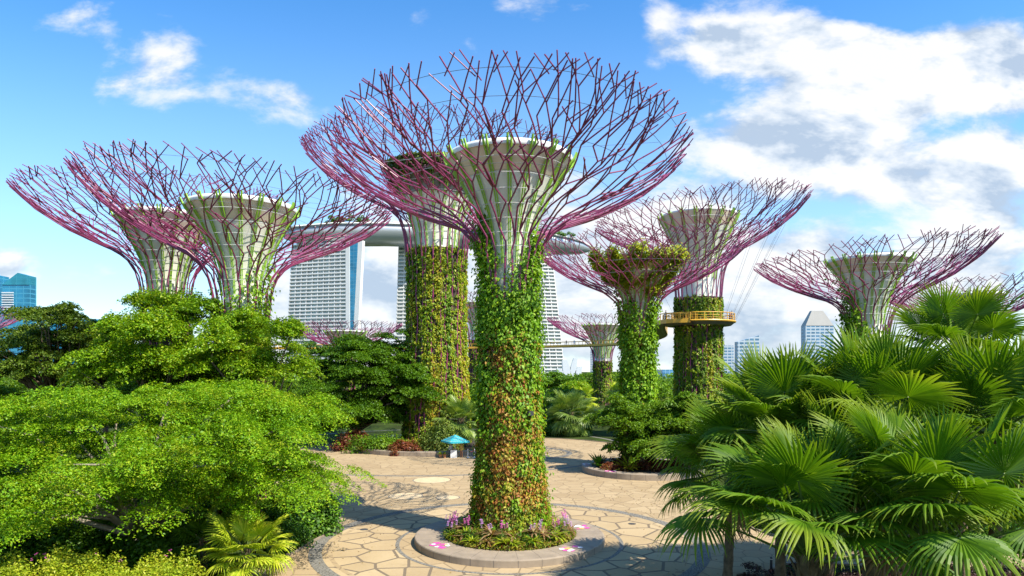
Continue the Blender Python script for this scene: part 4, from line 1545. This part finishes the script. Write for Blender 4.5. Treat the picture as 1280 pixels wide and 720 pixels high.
for sd in range(4):
    a = sd * pi / 2
    for r_ in range(4):
        for c_ in range(-r_ - 1, r_ + 2):
            yy_ = -(.28 + r_ * .30)
            xx_ = c_ * .27
            if abs(xx_) > abs(yy_) - .08:
                continue
            zz_ = 2.78 - .76 * abs(yy_) / q + .012
            pts = []
            for j in range(8):
                an = 2 * pi * j / 8
                dx_, dy_ = .055 * cos(an), .055 * sin(an)
                pts.append((xx_ + dx_, yy_ + dy_, zz_ + .76 * dy_ / q))
            dm.add([(p_[0] * cos(a) - p_[1] * sin(a), p_[0] * sin(a) + p_[1] * cos(a), p_[2]) for p_ in pts], [tuple(range(8))])
dm.build('canopy_dots', M_DOT, um)
ct = thing('counter', 'white ticket counter under the teal umbrella', 'counter', (uc.x - .15, uc.y - .35, 0))
MB().box((0, 0, .5), (.75, .5, 1.0)).build('cabinet', M_WHITE, ct)
MB().box((0, 0, 1.03), (.85, .6, .05)).build('top', M_DARK, ct)
person('person in a white shirt standing behind the counter under the umbrella', (uc.x - .55, uc.y + .35, 0), pi, (.65, .63, .66), (.06, .06, .10))
person('person in a yellow top beside the counter under the umbrella', (uc.x + .75, uc.y + .1, 0), pi, (.55, .36, .08), (.35, .16, .08))
for i, dx_ in enumerate((-1.75, -1.25)):
    pt = thing('potted_plant', ['outer terracotta pot of leaves left of the white counter', 'inner terracotta pot of leaves left of the white counter'][i], 'potted plant', (uc.x + dx_, uc.y - .5, 0))
    MB().lathe([(.02, 0), (.16, 0), (.23, .42), (.25, .45), (.20, .45), (.18, .38), (.02, .38)], 18).build('pot', M_POT, pt)
    o = quad_mesh('leaf_tuft', rosette_mesh(24, .6, .12, rgp, 1.1, .8), M_YSHRUB, pt)
    o.location = (0, 0, .4)
rp = []
for i, dx_ in enumerate((1.55, 2.35, 3.1)):
    ps = thing('barrier_post', ['left barrier post right of the umbrella, nearest to it', 'middle barrier post right of the umbrella', 'right barrier post, next to the nearest tower trunk'][i], 'barrier post', (uc.x + dx_, uc.y - .1, 0), 0, 'barrier posts by the umbrella')
    MB().lathe([(.16, 0), (.16, .03), (.03, .06), (.03, .95), (.05, .98), (.04, 1.04), (.005, 1.05)], 14).build('post', M_WHITE, ps)
    rp.append(uc.x + dx_)
for i in range(2):
    pts = [(rp[i] + (rp[i + 1] - rp[i]) * t, uc.y - .1, .92 - .22 * (1 - (2 * t - 1) ** 2)) for t in [j / 8 for j in range(9)]]
    tag(MB().tube(pts, .022, 5).build('barrier_rope', solid('red_rope', (.45, .03, .05), .8)), ['red rope between the left and middle barrier posts', 'red rope between the middle and right barrier posts'][i], 'rope', 'ropes by the umbrella')
for i, (px, py, lb) in enumerate(((418, 645, 'short dark bollard at the plaza edge below the spreading tree'), (964, 714, 'short dark bollard on the plaza corner below the stump palm'))):
    c = gnd(px, py)
    b = thing('bollard', lb, 'bollard', (c.x, c.y, 0))
    MB().lathe([(.09, 0), (.09, .06), (.065, .08), (.065, .72), (.02, .76)], 16).build('post', M_DARK, b)
    MB().lathe([(.07, .62), (.07, .66)], 16).build('band', M_WIRE, b)
# low kerb of the plaza against the beds
kp = [p for p in plaza_pts]
mb = MB()
vs, fs = [], []
m = len(kp)
cxm = sum(p[0] for p in kp) / m
cym = sum(p[1] for p in kp) / m
for i in range(m):
    a = Vector((kp[i][0], kp[i][1]))
    t = (Vector((kp[(i + 1) % m][0], kp[(i + 1) % m][1])) - Vector((kp[i - 1][0], kp[i - 1][1])))
    t = t.normalized() if t.length > 1e-6 else Vector((1, 0))
    nn = Vector((-t.y, t.x))
    for s_, z_ in ((0, 0), (0, .10), (.14, .10), (.14, 0)):
        qv = a + nn * s_
        vs.append((qv.x, qv.y, z_))
for i in range(m):
    j = (i + 1) % m
    for k in range(3):
        fs.append((i * 4 + k, i * 4 + k + 1, j * 4 + k + 1, j * 4 + k))
mb.add(vs, fs)
tag(mb.build('plaza_kerb', M_KERB), kind='structure')


# ------------------------------------------------------------------ hotel and city
def facade_mat(name, glass, frame, fu, fv, wu=.25, wv=.3, rough=.2):
    """curtain wall: glass panes in a grid of mullions, in object metres"""
    m, t, out = mat_new(name)
    s_ = t.new('ShaderNodeSeparateXYZ')
    t.l.new(t.new('ShaderNodeTexCoord').outputs['Object'], s_.inputs[0])
    u = t.math('FRACT', t.math('DIVIDE', t.math('ADD', s_.outputs[0], s_.outputs[1]), fu))
    v = t.math('FRACT', t.math('DIVIDE', s_.outputs[2], fv))
    g_ = t.math('MAXIMUM', t.math('LESS_THAN', u, wu), t.math('LESS_THAN', v, wv))
    nz = t.noise(t.new('ShaderNodeTexCoord').outputs['Object'], .06, 4)
    gl = t.ramp(nz, [(.35, tuple(x * .7 for x in glass)), (.65, tuple(min(1, x * 1.3) for x in glass))])
    p = t.new('ShaderNodeBsdfPrincipled')
    t.put(p.inputs['Base Color'], t.mix(g_, gl, frame))
    t.put(p.inputs['Roughness'], t.math('MULTIPLY_ADD', g_, .4, rough))
    t.put(p.inputs['Metallic'], .15)
    t.l.new(p.outputs[0], out.inputs[0])
    return m


M_HWHITE = solid('hotel_white', (.72, .71, .67), .6, .06, .05)
M_HGLASS = facade_mat('hotel_glass', (.20, .27, .26), (.42, .44, .42), 5.2, 4.6, .16, .1, .2)
M_HBLUE = facade_mat('end_glass', (.03, .22, .36), (.10, .30, .42), 4.0, 4.6, .12, .12, .1)
M_HULL = solid('hull_metal', (.42, .45, .47), .35, .05, .03, metal=.5)


def hotel(label, p0t, p1t, p0b, p1b, d0, d1, ytop, end=None, floors=37):
    """a slab between two facade ends; px of the left/right edge at top and at row 480; d0,d1 distances of both ends"""
    root = thing('hotel_tower', label, 'hotel tower', (at((p0t + p1t) / 2, 0, (d0 + d1) / 2).x, (d0 + d1) / 2, 0), 0, 'slab towers of the hotel')
    O = Vector(root.location)
    zt0 = EYE + (HY - ytop) / F * d0
    zt1 = zt0
    z480 = EYE + (HY - 480) / F * d0

    def edge(side, z):
        k = (zt0 - z) / (zt0 - z480)
        px = (p0t + (p0b - p0t) * k) if side == 0 else (p1t + (p1b - p1t) * k)
        dd = d0 if side == 0 else d1
        return Vector(((px - 640) / F * dd, dd, z)) - O
    thick = 26.0
    e0, e1 = edge(0, 0), edge(1, 0)
    t0, t1 = edge(0, zt0), edge(1, zt1)
    dirv = (t1 - t0)
    dirv.z = 0
    nrm = Vector((dirv.y, -dirv.x, 0)).normalized()       # faces the viewpoint
    back = -nrm * thick
    MB().hexa([e0, e1, e1 + back, e0 + back, t0, t1, t1 + back, t0 + back]).build('tower_body', M_HGLASS, root)
    fh = zt0 / floors
    for k in range(floors):
        z = fh * (k + .5)
        a, b = edge(0, z), edge(1, z)
        out = nrm * 2.2
        u0, u1 = edge(0, z + fh * .38), edge(1, z + fh * .38)
        MB().hexa([a + out, b + out, b - nrm * -.05, a - nrm * -.05, u0 + out, u1 + out, u1 + nrm * .05, u0 + nrm * .05]).build('balcony', M_HWHITE, root)
    nb = max(5, int(dirv.length / 7.5))
    for k in range(nb + 1):
        t = k / nb
        a = e0.lerp(e1, t)
        b = t0.lerp(t1, t)
        o_ = nrm * 1.7
        sx_ = dirv.normalized() * .45
        MB().hexa([a - sx_ + o_, a + sx_ + o_, a + sx_ + nrm * .06, a - sx_ + nrm * .06, b - sx_ + o_, b + sx_ + o_, b + sx_ + nrm * .06, b - sx_ + nrm * .06]).build('party_wall', M_HWHITE, root)
    return root, O, edge, nrm, zt0, dirv.normalized(), back


# leftmost tower, its right end showing a glass wedge and a splayed back leg
rt, O, edge, nrm, zt, dv, back = hotel('leftmost slab hotel tower, blue glass wedge and white leg at its right end', 366, 433, 357, 433.5, 860, 838, 306)
e1, t1 = edge(1, 0), edge(1, zt)
o2 = dv * 5.6
MB().hexa([e1 + nrm * 2.3 + dv * .05, e1 + nrm * 2.3 + o2, e1 + back + o2, e1 + back + dv * .05, t1 + nrm * 2.3 + dv * .05, t1 + nrm * 2.3 + o2, t1 + back + o2, t1 + back + dv * .05]).build('end_wall', M_HWHITE, rt)
g0, gt = e1 + o2 + nrm * 1.4, t1 + o2 + nrm * 1.4
MB().hexa([g0, g0 + dv * .8, g0 + dv * .8 - nrm * 14, g0 - nrm * 14, gt, gt + dv * 11.5, gt + dv * 11.5 - nrm * 14, gt - nrm * 14]).build('glass_wedge', M_HBLUE, rt)
l0, lt = e1 + o2 + nrm * 1.0 + dv * .9, t1 + o2 + nrm * 1.0 + dv * 11.6
MB().hexa([l0, l0 + dv * 6.5, l0 + dv * 6.5 - nrm * 6, l0 - nrm * 6, lt, lt + dv * 6.2, lt + dv * 6.2 - nrm * 6, lt - nrm * 6]).build('back_leg', M_HWHITE, rt)
hotel('middle slab hotel tower half hidden behind the golden planted trunk', 499, 572, 494, 576, 905, 895, 303)
hotel('rightmost slab hotel tower with a widening right edge, beside the nearest trunk', 610, 689, 604, 707, 925, 940, 309)


# the long roof deck
def skypark():
    root = thing('sky_deck', 'long boat shaped roof deck spanning the three hotel towers', 'roof deck', (0, 0, 0))
    st_ = [(352, 835, 288, .35), (372, 840, 285, .8), (420, 848, 282, 1), (480, 862, 282, 1), (540, 880, 284, 1), (600, 900, 287, 1), (660, 922, 292, 1), (690, 935, 295.5, .96), (712, 946, 299, .82), (728, 954, 303, .58), (737, 960, 306.5, .30), (741, 964, 309, .06)]
    pts = []
    m = 13
    for px, d, yt, s_ in st_:
        c = at(px, yt, d)
        half, dep = 19 * s_ + .5, 24 * s_ + .4
        row = []
        for j in range(m):
            a = pi * j / (m - 1)
            row.append(Vector((c.x, c.y + 12 + half * 1.15 * -cos(a), c.z - dep * sin(a) ** .75 * (1.0 if j not in (0, m - 1) else 0))))
        pts.append(row)
    mb = MB()
    vs = [v for row in pts for v in row]
    fs = []
    for i in range(len(pts) - 1):
        for j in range(m - 1):
            fs.append((i * m + j, (i + 1) * m + j, (i + 1) * m + j + 1, i * m + j + 1))
        fs.append((i * m + m - 1, (i + 1) * m + m - 1, (i + 1) * m, i * m))
    fs.append(tuple(range(m)))
    fs.append(tuple((len(pts) - 1) * m + j for j in range(m - 1, -1, -1)))
    mb.add(vs, fs)
    mb.build('hull', M_HULL, root, True)
    mb = MB()
    for i in range(len(pts) - 1):
        a, b = pts[i][0], pts[i + 1][0]
        mb.tube([a + Vector((0, -1.2, .6)), b + Vector((0, -1.2, .6))], 1.1, 6)
    mb.build('parapet', M_HWHITE, root)
    rg = np.random.default_rng(8)
    cs = []
    for px in list(rg.uniform(405, 462, 20)) + list(rg.uniform(515, 575, 8)) + list(rg.uniform(672, 716, 16)):
        i = np.interp(px, [s_[0] for s_ in st_], range(len(st_)))
        d = np.interp(px, [s_[0] for s_ in st_], [s_[1] for s_ in st_])
        yt = np.interp(px, [s_[0] for s_ in st_], [s_[2] for s_ in st_])
        c = at(px, yt, d)
        cs.append((c.x, c.y - rg.uniform(4, 12), c.z + rg.uniform(1.5, 6.5) * (1.7 if px < 470 else 1)))
    cs = np.array(cs)
    tag(quad_mesh('roof_garden', pad_cloud(cs, np.full(len(cs), 4.2), np.full(len(cs), 3.5), 130, 1.8, rg), M_DEEP, root), kind='stuff')
    px_ = 545
    for k, (px, wd, hh) in enumerate(((455, 22, 5), (505, 26, 6), (640, 30, 5))):
        d = np.interp(px, [s_[0] for s_ in st_], [s_[1] for s_ in st_])
        yt = np.interp(px, [s_[0] for s_ in st_], [s_[2] for s_ in st_])
        c = at(px, yt, d)
        MB().box((c.x, c.y, c.z + hh / 2), (wd, 12, hh)).build('pavilion', M_HWHITE, root)


skypark()


def block(name, label, px0, px1, ytop, d, mat, depth=40, tops=None, cat='building'):
    x0, x1 = (px0 - 640) / F * d, (px1 - 640) / F * d
    z = EYE + (HY - ytop) / F * d
    root = thing(name, label, cat, ((x0 + x1) / 2, d, 0))
    hw = (x1 - x0) / 2
    zl, zr = tops if tops else (z, z)
    MB().hexa([(-hw, 0, 0), (hw, 0, 0), (hw, depth, 0), (-hw, depth, 0), (-hw, 0, zl), (hw, 0, zr), (hw, depth, zr), (-hw, depth, zl)]).build('facade', mat, root)
    return root, hw, z


M_TEALGL = facade_mat('teal_curtain_wall', (.02, .20, .34), (.06, .30, .44), 6, 4.0, .10, .22, .12)
M_TEALDK = facade_mat('dark_teal_roof', (.02, .22, .30), (.04, .27, .35), 9, 5, .06, .06, .2)
M_CITY = facade_mat('grey_blue_wall', (.10, .22, .34), (.45, .52, .57), 7, 5, .2, .45, .3)
M_CITYB = facade_mat('blue_glass_wall', (.08, .26, .46), (.22, .42, .60), 6, 4.5, .15, .2, .15)
M_CITYW = solid('pale_city_wall', (.60, .64, .66), .6, .06, .05)
zz = lambda y, d: EYE + (HY - y) / F * d
# left teal block with folded roof
root, hw, _ = block('office_block', 'tall blue glass block at the left edge with a folded sloping roof', 3, 37, 356, 560, M_TEALGL, 8)
zb, zp, zr_ = zz(356, 560), zz(341, 560), zz(345, 560)
MB().add([(-hw, -.5, zb), (hw, -.5, zb), (hw, -.5, zr_), (hw * .15, -.5, zp), (-hw, 8, zb), (hw, 8, zb), (hw, 8, zr_), (hw * .15, 8, zp)],
         [(0, 1, 2, 3), (7, 6, 5, 4), (1, 5, 6, 2), (2, 6, 7, 3), (3, 7, 4, 0), (0, 4, 5, 1)]).build('roof', M_TEALDK, root)
mb = MB()
for k in range(9):
    mb.box((-hw * .55, -1.0, zz(366 + k * 3, 560)), (hw * .85, .8, .9))
mb.build('louvres', M_CITYW, root)
root, hw, _ = block('office_block', 'slanted blue glass block cut off by the left edge', -45, 3, 352, 585, M_TEALGL, 8, tops=(zz(335, 585), zz(345, 585)))
root, hw, _ = block('office_block', 'low blue glass block seen through the olive trees at left', 50, 140, 399, 640, M_TEALGL, 12)
# right skyline
root, hw, _ = block('pyramid_tower', 'office tower with a cut off pyramid roof above the palms', 1007, 1042, 407, 1000, M_CITY, 16)
a, b = zz(407, 1000), zz(388, 1000)
MB().hexa([(-hw, -.4, a), (hw, -.4, a), (hw, 16, a), (-hw, 16, a), (-hw * .45, 5, b), (hw * .35, 5, b), (hw * .35, 12, b), (-hw * .45, 12, b)]).build('roof', solid('stone_roof', (.36, .35, .32), .7, .06, .05), root)
block('office_block', 'grey block with a rising roofline left of the pyramid roofed tower', 922, 950, 420, 900, M_CITY, 12, tops=(zz(427, 900), zz(419, 900)))
block('office_block', 'small banded block between the deck ringed tower and the rising roof block', 901, 917, 432, 1100, M_CITY, 40)
block('office_block', 'tall thin blue glass tower beside the far slim trunk', 741, 750, 437, 1200, M_CITYB, 40)
block('office_block', 'low blue block at the left foot of the deck ringed tower', 828, 845, 462, 1000, M_CITYB, 40)
block('office_block', 'lowest pale block right of the bushy bowl tower', 815, 832, 466, 1050, M_CITY, 40)
# white petal building
root = thing('petal_building', 'white petal shaped building low beside the corner hotel tower', 'building', (at(714, 0, 800).x, 800, 0))
for k, (dx_, hh, wd) in enumerate(((-5, 24, 9), (1.5, 26, 7), (7, 16, 8), (-12, 14, 8))):
    mb = MB()
    vs, fs = [], []
    for i in range(7):
        t = i / 6
        w_ = wd * .5 * (.45 + .55 * sin(pi * min(1, t * .75 + .15)))
        xx_ = dx_ + 3.5 * t * t * (1 if dx_ > 0 else -1)
        for y_ in (-5, 5):
            vs += [(xx_ - w_, y_, hh * t), (xx_ + w_, y_, hh * t)]
    for i in range(6):
        o_ = i * 4
        for q0, q1 in ((0, 1), (1, 3), (3, 2), (2, 0)):
            fs.append((o_ + q0, o_ + q1, o_ + 4 + q1, o_ + 4 + q0))
    fs.append((24, 25, 27, 26))
    mb.add(vs, fs)
    mb.build('petal', M_CITYW, root)
